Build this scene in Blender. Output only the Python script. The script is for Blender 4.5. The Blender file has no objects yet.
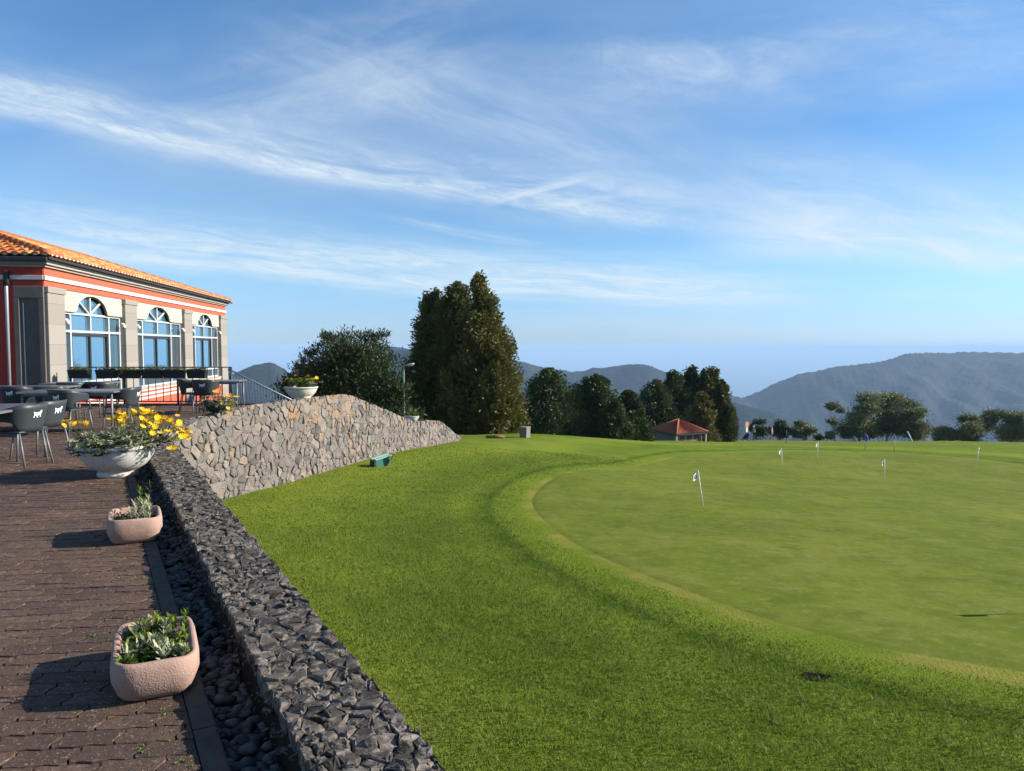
import bpy, bmesh, math, random
import numpy as np
from mathutils import Vector, Matrix
R = math.radians
sc = bpy.context.scene
COL = sc.collection
rng = np.random.default_rng(7)
random.seed(7)

# ------------------------------------------------------------------ camera and measuring helpers
F = 720.0
PITCH = math.atan((385.5 - 347) / F)
CP, SP = math.cos(PITCH), math.sin(PITCH)
EYE = 1.5
def ray(px, py):
    a = (px - 512) / F; b = (385.5 - py) / F
    return np.array((a, CP + b * SP, -SP + b * CP))
def on_z(px, py, z):
    d = ray(px, py); k = (z - EYE) / d[2]
    return Vector((d[0] * k, d[1] * k, z))
def at_y(px, py, Y):
    d = ray(px, py); k = Y / d[1]
    return Vector((d[0] * k, Y, EYE + d[2] * k))
cd = bpy.data.cameras.new('camera'); cam = bpy.data.objects.new('camera', cd); COL.objects.link(cam)
cam.location = (0, 0, EYE); cam.rotation_euler = (math.pi / 2 - PITCH, 0, 0)
cd.sensor_width = 36; cd.lens = 36 * F / 1024; cd.clip_start = 0.05; cd.clip_end = 200000
sc.camera = cam

# ------------------------------------------------------------------ materials
class NT:
    def __init__(s, name):
        s.m = bpy.data.materials.new(name); s.m.use_nodes = True
        s.t = s.m.node_tree; s.n = s.t.nodes; s.l = s.t.links
        s.b = s.n['Principled BSDF']; s.out = s.n['Material Output']
    def node(s, kind, **kw):
        n = s.n.new(kind)
        for k, v in kw.items():
            if k in n.inputs: n.inputs[k].default_value = v
            else: setattr(n, k, v)
        return n
    def link(s, a, b): s.l.new(a, b)
    def coord(s, kind='Object', scale=(1, 1, 1)):
        tc = s.n.new('ShaderNodeTexCoord'); mp = s.n.new('ShaderNodeMapping')
        mp.inputs['Scale'].default_value = scale
        s.link(tc.outputs[kind], mp.inputs['Vector']); return mp.outputs[0]
    def noise(s, scale, detail=4, rough=.55, vec=None, dist=0):
        n = s.node('ShaderNodeTexNoise'); n.inputs['Scale'].default_value = scale
        n.inputs['Detail'].default_value = detail; n.inputs['Roughness'].default_value = rough
        n.inputs['Distortion'].default_value = dist
        s.link(vec if vec is not None else s.coord(), n.inputs['Vector']); return n.outputs['Fac']
    def ramp(s, fac, stops):
        n = s.n.new('ShaderNodeValToRGB'); cr = n.color_ramp
        while len(cr.elements) < len(stops): cr.elements.new(.5)
        for e, (p, c) in zip(cr.elements, stops):
            e.position = p; e.color = c if len(c) == 4 else (*c, 1)
        s.link(fac, n.inputs[0]); return n.outputs[0]
    def attr(s, name):
        n = s.n.new('ShaderNodeAttribute'); n.attribute_name = name; return n.outputs['Fac']
    def mix(s, fac, a, b, mode='MIX'):
        n = s.n.new('ShaderNodeMix'); n.data_type = 'RGBA'; n.blend_type = mode; n.clamp_factor = True
        for sock, v in ((n.inputs[0], fac), (n.inputs[6], a), (n.inputs[7], b)):
            if hasattr(v, 'is_output'): s.link(v, sock)
            else: sock.default_value = v if not isinstance(v, tuple) or len(v) == 4 else (*v, 1)
        return n.outputs[2]
    def math(s, op, a, b=0.0, c=0.0):
        n = s.n.new('ShaderNodeMath'); n.operation = op
        for sock, v in zip(n.inputs, (a, b, c)):
            if hasattr(v, 'is_output'): s.link(v, sock)
            else: sock.default_value = v
        return n.outputs[0]
    def bump(s, h, strength=.5, dist=.01):
        n = s.n.new('ShaderNodeBump'); n.inputs['Strength'].default_value = strength; n.inputs['Distance'].default_value = dist
        s.link(h, n.inputs['Height']); s.link(n.outputs[0], s.b.inputs['Normal']); return n
    def base(s, c):
        if hasattr(c, 'is_output'): s.link(c, s.b.inputs['Base Color'])
        else: s.b.inputs['Base Color'].default_value = (*c[:3], 1)
    def set(s, rough=.7, metal=0, spec=.3):
        s.b.inputs['Roughness'].default_value = rough; s.b.inputs['Metallic'].default_value = metal
        s.b.inputs['Specular IOR Level'].default_value = spec; return s

def plain(name, c, rough=.7, metal=0, spec=.3, var=.15, scale=6, bump=0, bscale=60):
    s = NT(name); s.set(rough, metal, spec)
    f = s.noise(scale)
    s.base(s.ramp(f, [(.25, tuple(v * (1 - var) for v in c)), (.75, tuple(min(1, v * (1 + var)) for v in c))]))
    if bump: s.bump(s.noise(bscale, 3), bump, .01)
    return s.m

def leafmat(name, stops, trans=.25, nscale=1.2, rough=.6):
    s = NT(name)
    t = s.attr('tint'); nz = s.noise(nscale, 2)
    f = s.math('ADD', s.math('MULTIPLY', t, .6), s.math('MULTIPLY', nz, .4))
    c = s.ramp(f, stops)
    s.base(c); s.set(rough, 0, .2)
    tr = s.node('ShaderNodeBsdfTranslucent'); s.link(c, tr.inputs[0])
    mx = s.node('ShaderNodeMixShader'); mx.inputs[0].default_value = trans
    s.link(s.b.outputs[0], mx.inputs[1]); s.link(tr.outputs[0], mx.inputs[2]); s.link(mx.outputs[0], s.out.inputs[0])
    return s.m

M = {}
# ------------------------------------------------------------------ mesh helpers
def link(o, parent=None):
    COL.objects.link(o)
    if parent: o.parent = parent
    return o
def mk(name, V, Fc, mat, parent=None, tint=None, smooth=False, attrs=None):
    me = bpy.data.meshes.new(name)
    V = np.asarray(V, dtype=np.float32)
    if isinstance(Fc, np.ndarray):
        n, k = Fc.shape
        me.vertices.add(len(V)); me.vertices.foreach_set('co', V.ravel())
        me.loops.add(n * k); me.loops.foreach_set('vertex_index', Fc.astype(np.int32).ravel())
        me.polygons.add(n); me.polygons.foreach_set('loop_start', np.arange(0, n * k, k, dtype=np.int32))
        me.update(calc_edges=True)
    else:
        me.from_pydata(V.tolist(), [], Fc)
    allattrs = dict(attrs or {})
    if tint is not None: allattrs['tint'] = tint
    for an, av in allattrs.items():
        a = me.attributes.new(an, 'FLOAT', 'POINT'); a.data.foreach_set('value', np.asarray(av, dtype=np.float32))
    me.polygons.foreach_set('use_smooth', np.full(len(me.polygons), smooth))
    me.materials.append(mat)
    return link(bpy.data.objects.new(name, me), parent)
def from_bm(name, bm, mat, parent=None, smooth=False):
    bmesh.ops.recalc_face_normals(bm, faces=bm.faces)
    me = bpy.data.meshes.new(name); bm.to_mesh(me); bm.free()
    me.polygons.foreach_set('use_smooth', np.full(len(me.polygons), smooth))
    me.materials.append(mat)
    return link(bpy.data.objects.new(name, me), parent)
def empty(name, loc, rz=0):
    o = bpy.data.objects.new(name, None); o.location = loc; o.rotation_euler = (0, 0, rz); o.empty_display_size = .2
    COL.objects.link(o); return o
def tag(o, label, cat, group=None):
    o['label'] = label; o['category'] = cat
    if group: o['group'] = group
    return o
def struct(o): o['kind'] = 'structure'; return o
def copy_tree(o, parent=None):
    c = o.copy(); COL.objects.link(c); c.parent = parent
    for ch in list(o.children): copy_tree(ch, c)
    return c
def bm_box(bm, x0, x1, y0, y1, z0, z1, bev=0):
    r = bmesh.ops.create_cube(bm, size=1, matrix=Matrix.Translation(((x0 + x1) / 2, (y0 + y1) / 2, (z0 + z1) / 2)) @ Matrix.Diagonal((x1 - x0, y1 - y0, z1 - z0, 1)))
    if bev:
        es = list({e for v in r['verts'] for e in v.link_edges})
        bmesh.ops.bevel(bm, geom=es, offset=bev, segments=2, affect='EDGES', profile=.5)
def boxes(name, lst, mat, parent=None, bev=0):
    bm = bmesh.new()
    for b in lst: bm_box(bm, *b, bev=bev)
    return from_bm(name, bm, mat, parent)
def bm_tube(bm, pts, rad, seg=8):
    pts = [Vector(p) for p in pts]; n = len(pts)
    rads = rad if isinstance(rad, (list, tuple)) else [rad] * n
    rings = []
    for i, p in enumerate(pts):
        d = (pts[min(i + 1, n - 1)] - pts[max(i - 1, 0)]).normalized()
        a = d.orthogonal().normalized() if i == 0 else (prev - d * prev.dot(d)).normalized()
        prev = a; b = d.cross(a)
        rings.append([bm.verts.new(p + (a * math.cos(2 * math.pi * k / seg) + b * math.sin(2 * math.pi * k / seg)) * rads[i]) for k in range(seg)])
    for r0, r1 in zip(rings, rings[1:]):
        for k in range(seg): bm.faces.new((r0[k], r0[(k + 1) % seg], r1[(k + 1) % seg], r1[k]))
    bm.faces.new(rings[0][::-1]); bm.faces.new(rings[-1])
def tubes(name, lst, mat, parent=None, seg=8, smooth=True):
    bm = bmesh.new()
    for pts, r in lst: bm_tube(bm, pts, r, seg)
    return from_bm(name, bm, mat, parent, smooth)
def lathe(name, prof, mat, parent=None, seg=40, smooth=True, wob=0):
    V, Fc = [], []
    for i, (r, z) in enumerate(prof):
        for k in range(seg):
            a = 2 * math.pi * k / seg; rr = r * (1 + wob * math.sin(3 * a + i))
            V.append((rr * math.cos(a), rr * math.sin(a), z))
    for i in range(len(prof) - 1):
        for k in range(seg):
            a, b = i * seg + k, i * seg + (k + 1) % seg
            Fc.append((a, b, b + seg, a + seg))
    Fc.append(tuple(range(seg))[::-1]); Fc.append(tuple(range((len(prof) - 1) * seg, len(prof) * seg)))
    return mk(name, V, Fc, mat, parent, smooth=smooth)

def unit(a): return a / np.maximum(np.linalg.norm(a, axis=-1, keepdims=True), 1e-9)
def leaf_quads(C, D, L, W, r=rng, kink=.0):
    """rhombic leaves: centres C, directions D, lengths L, widths W"""
    n = len(C); D = unit(D)
    S = unit(np.cross(D, r.normal(size=(n, 3))))
    L = np.broadcast_to(L, n)[:, None]; W = np.broadcast_to(W, n)[:, None]
    V = np.stack([C - D * L / 2, C + S * W / 2 - D * L * .05, C + D * L / 2, C - S * W / 2 - D * L * .05], 1)
    if kink:
        N = np.cross(D, S)[:, None, :]
        V[:, [0, 2]] -= N * (L * kink)[:, None]
    return V.reshape(-1, 3), np.arange(4 * n).reshape(-1, 4)
def merge(protos, idx, mats):
    """copies of small prototype meshes (V, tris) under 4x4 matrices, as one triangle soup"""
    Vs, Fs, T = [], [], []; off = 0
    for p in range(len(protos)):
        sel = np.where(idx == p)[0]
        if not len(sel): continue
        V, Fc = protos[p]
        W = np.einsum('nij,vj->nvi', mats[sel][:, :3, :3], V) + mats[sel][:, None, :3, 3]
        Vs.append(W.reshape(-1, 3))
        Fs.append((Fc[None] + (np.arange(len(sel)) * len(V))[:, None, None] + off).reshape(-1, 3)); off += len(sel) * len(V)
        T.append(np.repeat(rng.random(len(sel)), len(V)))
    return np.concatenate(Vs), np.concatenate(Fs), np.concatenate(T)
def hull_proto(n, r, flat=(1, 1, 1)):
    bm = bmesh.new()
    P = unit(r.normal(size=(n, 3))) * r.uniform(.75, 1.05, (n, 1)) * np.array(flat)
    for p in P: bm.verts.new(p)
    bmesh.ops.convex_hull(bm, input=bm.verts)
    for v in [v for v in bm.verts if not v.link_faces]: bm.verts.remove(v)
    bmesh.ops.triangulate(bm, faces=bm.faces)
    bm.verts.index_update()
    out = (np.array([v.co[:] for v in bm.verts]), np.array([[v.index for v in f.verts] for f in bm.faces])); bm.free(); return out
def ico_proto(sub, r, jit=.1):
    bm = bmesh.new(); bmesh.ops.create_icosphere(bm, subdivisions=sub, radius=1)
    bm.verts.index_update()
    out = (np.array([v.co[:] for v in bm.verts]), np.array([[v.index for v in f.verts] for f in bm.faces])); bm.free()
    k = r.normal(size=3); out = (out[0] * (1 + jit * np.sin(out[0] @ k * 2))[:, None], out[1]); return out
def rotmats(n, r, zonly=False, tilt=None):
    if zonly or tilt is not None:
        a = r.uniform(0, 2 * math.pi, n); m = np.zeros((n, 3, 3)); m[:, 0, 0] = np.cos(a); m[:, 0, 1] = -np.sin(a); m[:, 1, 0] = np.sin(a); m[:, 1, 1] = np.cos(a); m[:, 2, 2] = 1
        if tilt is not None:
            b = r.normal(0, tilt, n); t = np.zeros((n, 3, 3)); t[:, 0, 0] = 1; t[:, 1, 1] = np.cos(b); t[:, 1, 2] = -np.sin(b); t[:, 2, 1] = np.sin(b); t[:, 2, 2] = np.cos(b)
            b2 = r.uniform(0, 2 * math.pi, n); q = np.zeros((n, 3, 3)); q[:, 0, 0] = np.cos(b2); q[:, 0, 1] = -np.sin(b2); q[:, 1, 0] = np.sin(b2); q[:, 1, 1] = np.cos(b2); q[:, 2, 2] = 1
            m = q @ t @ m
        return m
    q = unit(r.normal(size=(n, 4))); w, x, y, z = q.T
    return np.stack([1 - 2 * (y * y + z * z), 2 * (x * y - z * w), 2 * (x * z + y * w), 2 * (x * y + z * w), 1 - 2 * (x * x + z * z), 2 * (y * z - x * w), 2 * (x * z - y * w), 2 * (y * z + x * w), 1 - 2 * (x * x + y * y)], 1).reshape(n, 3, 3)
def xf(P, Rm, S):
    n = len(P); m = np.zeros((n, 4, 4)); m[:, :3, :3] = Rm * np.broadcast_to(S, (n, 3))[:, None, :]; m[:, :3, 3] = P; m[:, 3, 3] = 1; return m
def vnoise(x, y, seed=0):
    """cheap smooth 2-D noise from sines, about -1..1"""
    r = np.random.default_rng(seed); o = 0
    for i in range(7):
        k = r.normal(size=2) * (1 + .5 * i); o = o + np.sin(k[0] * x + k[1] * y + r.uniform(0, 6.28)) / (1 + .5 * i)
    return o / 3.2

# ------------------------------------------------------------------ light and sky
SUN_EL, SUN_AZ = R(25), R(84)          # azimuth clockwise from +Y (straight ahead)
SKY_STRENGTH, SUN_STRENGTH, EXPOSURE = .075, 4.6, 1.05
sl = bpy.data.lights.new('sun', 'SUN'); sl.energy = SUN_STRENGTH; sl.angle = R(.53); sl.color = (1, .93, .82)
so = bpy.data.objects.new('sun', sl); COL.objects.link(so)
sd = Vector((math.sin(SUN_AZ) * math.cos(SUN_EL), math.cos(SUN_AZ) * math.cos(SUN_EL), math.sin(SUN_EL)))
so.rotation_euler = sd.to_track_quat('Z', 'Y').to_euler()
w = bpy.data.worlds.new('World'); sc.world = w; w.use_nodes = True
wt = w.node_tree; wn = wt.nodes; wl = wt.links
class WX(NT):
    def __init__(s): s.t = wt; s.n = wn; s.l = wl
W = WX()
sky = wn.new('ShaderNodeTexSky'); sky.sky_type = 'NISHITA'; sky.sun_disc = False
sky.sun_elevation = SUN_EL; sky.sun_rotation = SUN_AZ; sky.altitude = 700; sky.air_density = 1.0; sky.dust_density = .0; sky.ozone_density = 3.0
tc = wn.new('ShaderNodeTexCoord'); sep = wn.new('ShaderNodeSeparateXYZ'); wl.new(tc.outputs['Generated'], sep.inputs[0])
X, Y, Z = sep.outputs
# cirrus laid out by compass bearing and height (u = tangent of bearing, v = tangent of height), the same from anywhere
yy = W.math('MAXIMUM', W.math('ABSOLUTE', Y), .12)
U = W.math('DIVIDE', X, yy); Vv = W.math('DIVIDE', Z, yy)
def comb(a, b, c=0.0):
    n = wn.new('ShaderNodeCombineXYZ')
    for sck, v in zip(n.inputs, (a, b, c)):
        if hasattr(v, 'is_output'): wl.new(v, sck)
        else: sck.default_value = v
    return n.outputs[0]
def smooth(x, a, b):
    n = wn.new('ShaderNodeMapRange'); n.interpolation_type = 'SMOOTHSTEP'
    wl.new(x, n.inputs[0]); n.inputs[1].default_value = a; n.inputs[2].default_value = b; return n.outputs[0]
def mul(*a):
    o = a[0]
    for b in a[1:]: o = W.math('MULTIPLY', o, b)
    return o
warp = W.noise(3.0, 3, .5, comb(U, mul(Vv, 2.5), 4.2))
def streak(c0, c1, c2, up, dn, u0, u1, fade, seed, amp, us=3.0, vs=26., lo=.3, hi=.75):
    cen = W.math('ADD', W.math('ADD', c0, mul(U, c1)), mul(mul(U, U), c2))
    dv = W.math('SUBTRACT', W.math('ADD', Vv, W.math('MULTIPLY', W.math('SUBTRACT', warp, .5), .035)), cen)
    body = mul(smooth(dv, -dn, 0), W.math('SUBTRACT', 1, smooth(dv, 0, up)))
    rng_ = mul(smooth(U, u0, u0 + fade), W.math('SUBTRACT', 1, smooth(U, u1 - fade, u1)))
    f1 = smooth(W.noise(1.0, 7, .62, comb(mul(U, us), mul(dv, vs), seed), .4), lo, hi)
    f2 = smooth(W.noise(1.0, 8, .7, comb(mul(W.math('ADD', U, mul(dv, 1.2)), us * 5), mul(dv, vs * 2.2), seed + 3.), .9), .32, .68)
    fib = mul(f1, W.math('ADD', .45, mul(f2, .65)))
    return mul(body, rng_, fib, amp)
layers = [
    streak(.200, -.118, .105, .075, .03, -1.1, .42, .35, 1.3, 1.0, 3.0, 26., .25, .7),
    streak(.206, -.118, .105, .13, .07, -1.3, .75, .4, 7.7, .32, 1.6, 12),
    streak(.0835, -.058, .07, .075, .03, -.85, .5, .3, 3.1, 1.0, 2.4, 40, .22, .65),
    streak(.07, -.02, .0, .02, .012, -.3, .5, .25, 13.1, .7, 2.4, 60),
    streak(.308, -.30, .0, .09, .06, -.45, .6, .3, 5.9, .5, 1.8, 12),
    streak(.43, .3, .0, .12, .09, -.55, .05, .2, 15.9, .45, 3, 14),
    streak(.36, .08, .0, .12, .10, -.12, .9, .35, 25.1, .5, 2, 9),
    streak(.165, -.06, .0, .16, .035, .2, 1.3, .25, 8.4, .9, 1.3, 9, .15, .65),
    streak(.085, -.02, .0, .012, .01, .38, .72, .12, 9.4, .55, 4, 70),
    streak(.235, -.2, .0, .015, .015, .5, .72, .08, 19.4, .5, 4, 60),
    streak(.205, .25, .0, .012, .006, -.06, .13, .07, 29.4, .7, 3, 60, .1, .6),
    streak(.19, .12, .0, .010, .006, .02, .17, .06, 39.4, .5, 3, 60, .1, .6),
    streak(.15, -.12, .0, .012, .010, -.25, .08, .12, 49.4, .5, 5, 70),
    streak(.03, .0, .0, .04, .03, -1.2, 1.3, .3, 59.4, .22, 1.5, 30),
]
cl = layers[0]
for l in layers[1:]:
    cl = W.math('SUBTRACT', 1, mul(W.math('SUBTRACT', 1, cl), W.math('SUBTRACT', 1, l)))
veil = mul(smooth(W.noise(1.0, 5, .55, comb(mul(U, 1.3), mul(Vv, 5), 77.), .5), .3, .75), smooth(Vv, 0, .15), .16)
cl = W.math('SUBTRACT', 1, mul(W.math('SUBTRACT', 1, cl), W.math('SUBTRACT', 1, veil)))
above = smooth(Z, -.002, .004)
cl = W.math('MINIMUM', mul(cl, above), .9)
hsv = wn.new('ShaderNodeHueSaturation'); hsv.inputs['Saturation'].default_value = 1.1; hsv.inputs['Value'].default_value = 1.0
wl.new(W.mix(1.0, sky.outputs[0], (.88, .98, 1.07), 'MULTIPLY'), hsv.inputs['Color'])
lowf = W.math('SUBTRACT', 1, smooth(Z, -.01, .13))
graded = W.mix(lowf, hsv.outputs[0], W.mix(1.0, hsv.outputs[0], (.53, .63, 1.0), 'MULTIPLY'))
graded = W.mix(smooth(Z, .15, .5), graded, W.mix(1.0, graded, (1.28, 1.22, 1.14), 'MULTIPLY'))
mixed = W.mix(cl, graded, (5.0, 5.7, 6.2))
bg = wn['Background']; bg.inputs['Strength'].default_value = SKY_STRENGTH
wl.new(mixed, bg.inputs['Color'])
sc.view_settings.view_transform = 'Standard'; sc.view_settings.look = 'None'; sc.view_settings.gamma = 1
sc.view_settings.use_curve_mapping = False; sc.view_settings.exposure = EXPOSURE
sc.render.engine = 'CYCLES'
sc.cycles.max_bounces = 4; sc.cycles.diffuse_bounces = 2; sc.cycles.glossy_bounces = 3; sc.cycles.transmission_bounces = 4
sc.cycles.volume_bounces = 0; sc.cycles.caustics_reflective = False; sc.cycles.caustics_refractive = False
w.cycles.sampling_method = 'MANUAL'; w.cycles.sample_map_resolution = 512
sc.cycles.use_adaptive_sampling = True; sc.cycles.adaptive_threshold = .02

# ------------------------------------------------------------------ ground shape
CPTS = np.array([(-4.5, 13.1, -1.28), (-4.65, 15.1, -1.33), (-4, 17.2, -1.34), (-3.4, 19.3, -1.39), (-1.78, 24.6, -1.71),
    (3.47, 13, -1.37), (10.5, 20.3, -2.3), (8.4, 22.3, -2.28), (11, 26, -2.5), (17.8, 27.5, -2.95),
    (1.24, 31, -2.25), (3.8, 36, -3.3), (7, 42, -4.15), (9.9, 38, -3.5), (14, 40, -3.94), (20, 60, -6.52), (27, 42, -4.05), (42, 42, -4.6), (30, 60, -6.6),
    (0, 2, -.42), (-2, 7, -.85), (4, 4, -.6), (10, 6, -.95), (18, 10, -1.7), (30, 20, -2.9), (-4, 1, -.4), (-9, 8, -1.0), (1, 7, -.82), (8, 12, -1.4),
    (-4, 30, -2.3), (-8, 35, -3.0), (-2.6, 40, -3.35), (3, 52, -5.7), (-4, 60, -7.2), (45, 60, -7.2), (30, 90, -10.2), (0, 90, -11.2), (62, 90, -10.8), (25, 75, -8.45), (-20, 30, -2.6), (-20, 60, -7), (55, 25, -4), (12, 62, -6.6), (5, 20, -1.95), (4, 27, -2.15)], dtype=float)
def _tps(P, Q):
    d = np.sqrt(((P[:, None, :] - Q[None]) ** 2).sum(-1)) + 1e-9
    return d * d * np.log(d)
_n = len(CPTS); _K = _tps(CPTS[:, :2], CPTS[:, :2]) + np.eye(_n) * 1.5
_P = np.c_[np.ones(_n), CPTS[:, :2]]
_A = np.block([[_K, _P], [_P.T, np.zeros((3, 3))]])
_w = np.linalg.solve(_A, np.r_[CPTS[:, 2], 0, 0, 0])
def lawn_z(x, y):
    x = np.atleast_1d(np.asarray(x, float)); y = np.atleast_1d(np.asarray(y, float))
    sh = np.broadcast(x, y).shape
    q = np.stack([np.broadcast_to(x, sh).ravel(), np.broadcast_to(y, sh).ravel()], 1)
    out = np.empty(len(q))
    for i in range(0, len(q), 60000):
        s = q[i:i + 60000]
        out[i:i + 60000] = _tps(s, CPTS[:, :2]) @ _w[:_n] + np.c_[np.ones(len(s)), s] @ _w[_n:]
    out += .02 * vnoise(q[:, 0] * .6, q[:, 1] * .6, 3)
    out -= .3 * np.maximum(q[:, 1] - 96, 0) + .25 * np.maximum(q[:, 0] - 52, 0)
    return out.reshape(sh)
def lz(x, y): return float(lawn_z(x, y)[0])
def hill_z(x, y):
    r = np.hypot(x, y)
    z = -3.0 - .105 * r - .0004 * np.minimum(r, 300) ** 2
    far = np.maximum(r - 300, 0)
    z = z - far * .13 + 6 * vnoise(x / 60, y / 60, 5) * np.clip((r - 90) / 200, 0, 1)
    return np.maximum(z, -640 + 20 * vnoise(x / 300, y / 300, 6))
def gz(x, y):
    return max(lz(x, y), float(hill_z(np.array([x]), np.array([y]))[0]))
def on_lawn(px, py):
    d = ray(px, py); prev = 1.0
    for i in range(4000):
        k = 1.2 * 1.0025 ** i
        p = d * k
        if EYE + p[2] < lz(p[0], p[1]):
            a, b = prev, k
            for _ in range(20):
                m = (a + b) / 2; q = d * m
                if EYE + q[2] < lz(q[0], q[1]): b = m
                else: a = m
            return Vector((d[0] * b, d[1] * b, EYE + d[2] * b))
        prev = k
        if k > 140: break
    p = d * 88 / d[1]; return Vector((p[0], p[1], lz(p[0], p[1])))

# ------------------------------------------------------------------ sea, far hills, near hillside
s = NT('sea_water'); s.base((.03, .075, .12)); s.set(.35, 0, .4); M['sea'] = s.m
SEA = -700.0
ang = np.linspace(0, 2 * math.pi, 181)[:-1]
V = [(0, 0, SEA)] + [(45000 * math.sin(a), 45000 * math.cos(a), SEA) for a in ang]
struct(mk('sea', V, [(0, i + 1, (i + 1) % 180 + 1) for i in range(180)], M['sea']))

def hillmat(name, a, b, c, sc1, sc2):
    s = NT(name); vec = s.coord()
    n1 = s.noise(sc1, 6, .6, vec); n2 = s.noise(sc2, 4, .6, vec)
    col = s.mix(s.ramp(n1, [(.42, (0, 0, 0)), (.62, (1, 1, 1))]), s.ramp(n2, [(.3, a), (.7, b)]), c)
    s.base(col); s.set(.9, 0, .1); s.bump(n2, .8, 1 / sc2 * .35)
    return s.m
M['hill'] = hillmat('forested_slope', (.002, .005, .006), (.008, .014, .012), (.020, .026, .02), .005, .03)  # dark bluish tone: the hills' shade is put into the colour
M['hillnear'] = hillmat('scrub_slope', (.03, .05, .015), (.06, .085, .03), (.09, .1, .045), .02, .25)
def ridge(name, prof, r0, back, front, seed, mat=None, gully=.07, na=260, nr=90, depth=None):
    """a mountain: crest line given by bearing (pixel column) and height, falling to the valley before it and behind it"""
    pxs = np.array([p[0] for p in prof], float); pys = np.array([p[1] for p in prof], float)
    az = np.linspace(pxs[0], pxs[-1], na)
    crest_t = np.interp(az, pxs, pys)
    ker = np.hanning(9); ker /= ker.sum(); crest_t = np.convolve(np.pad(crest_t, 4, mode='edge'), ker, 'valid')
    u = (az - 512) / F
    t = np.linspace(-1, 1, nr)
    UU, TT = np.meshgrid(u, t)
    r0a = r0 * (1 + .10 * vnoise(u * 5, u * 0, seed))
    Yc = r0a[None] + np.where(TT < 0, TT * front, TT * back)
    crest = EYE + (347 - crest_t) / F * r0a
    bottom = np.where(TT < 0, SEA - 15 if depth is None else depth, SEA - 15)
    a = np.abs(TT)
    fall = a * a * (3 - 2 * a) * .35 + a * .65
    Zc = crest[None] * (1 - fall) + bottom * fall
    hgt = (crest[None] - bottom)
    xg = UU * Yc
    g = vnoise(xg / r0 * 26, Yc / r0 * 9, seed + 1) * .6 + vnoise(xg / r0 * 60, Yc / r0 * 24, seed + 2) * .3 + vnoise(xg / r0 * 150, Yc / r0 * 80, seed + 3) * .12
    Zc = Zc + g * hgt * gully * np.sin(np.pi * np.clip(a * 1.15, 0, 1)) + (vnoise(xg / r0 * 130, Yc / r0 * 130, seed + 5) * .0016 + vnoise(xg / r0 * 420, Yc / r0 * 420, seed + 4) * .0013) * r0
    V = np.stack([xg, Yc, Zc], -1).reshape(-1, 3)
    ii = np.arange(nr * na).reshape(nr, na)
    Q = np.stack([ii[:-1, :-1], ii[:-1, 1:], ii[1:, 1:], ii[1:, :-1]], -1).reshape(-1, 4)
    return struct(mk(name, V, Q, mat or M['hill'], smooth=True))
ridge('mountain', [(640, 470), (690, 432), (725, 408), (742, 397), (762, 390), (775, 383), (800, 373), (838, 366), (870, 362), (892, 358), (906, 353), (925, 352), (985, 351), (1024, 352.5), (1100, 356), (1250, 362), (1420, 380)], 3300, 1600, 1900, 11, nr=110, na=420, gully=.11)
ridge('hills', [(380, 345), (405, 347), (440, 354), (480, 361), (512, 359), (545, 366), (562, 369), (580, 371), (592, 367), (604, 366), (618, 365), (636, 362), (650, 365), (664, 371), (690, 377), (720, 388), (742, 398), (770, 415), (810, 436), (860, 470)], 2700, 1300, 1500, 21, na=360, gully=.09)
ridge('hills', [(455, 372), (500, 371), (520, 371), (540, 380), (560, 384), (583, 379), (592, 376), (615, 385), (640, 396), (680, 415), (720, 440)], 1900, 700, 1000, 31, na=200, gully=.10)
ridge('hills', [(100, 385), (160, 377), (200, 375), (235, 371), (250, 364), (262, 361), (272, 360), (284, 366), (292, 374), (310, 378), (345, 372), (372, 360), (392, 349), (412, 347), (430, 352), (470, 390)], 1700, 700, 900, 41, na=240, gully=.10)
ridge('hills', [(700, 398), (745, 403), (775, 412), (800, 424), (830, 436), (870, 455)], 2100, 500, 800, 51, na=160, gully=.10)
# near hillside: polar sheet under and around everything
rr = np.r_[np.linspace(0, 120, 40), np.geomspace(128, 5200, 70)]
th = np.linspace(0, 2 * math.pi, 241)[:-1]
RR, TH = np.meshgrid(rr, th)
xx, yy_ = RR * np.sin(TH), RR * np.cos(TH)
zz = hill_z(xx, yy_)
n1, n2 = RR.shape; ii = np.arange(n1 * n2).reshape(n1, n2); jj = np.roll(ii, -1, 0)
Q = np.stack([ii[:, :-1], ii[:, 1:], jj[:, 1:], jj[:, :-1]], -1).reshape(-1, 4)
struct(mk('terrain', np.stack([xx, yy_, zz], -1).reshape(-1, 3), Q, M['hillnear'], smooth=True))

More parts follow.
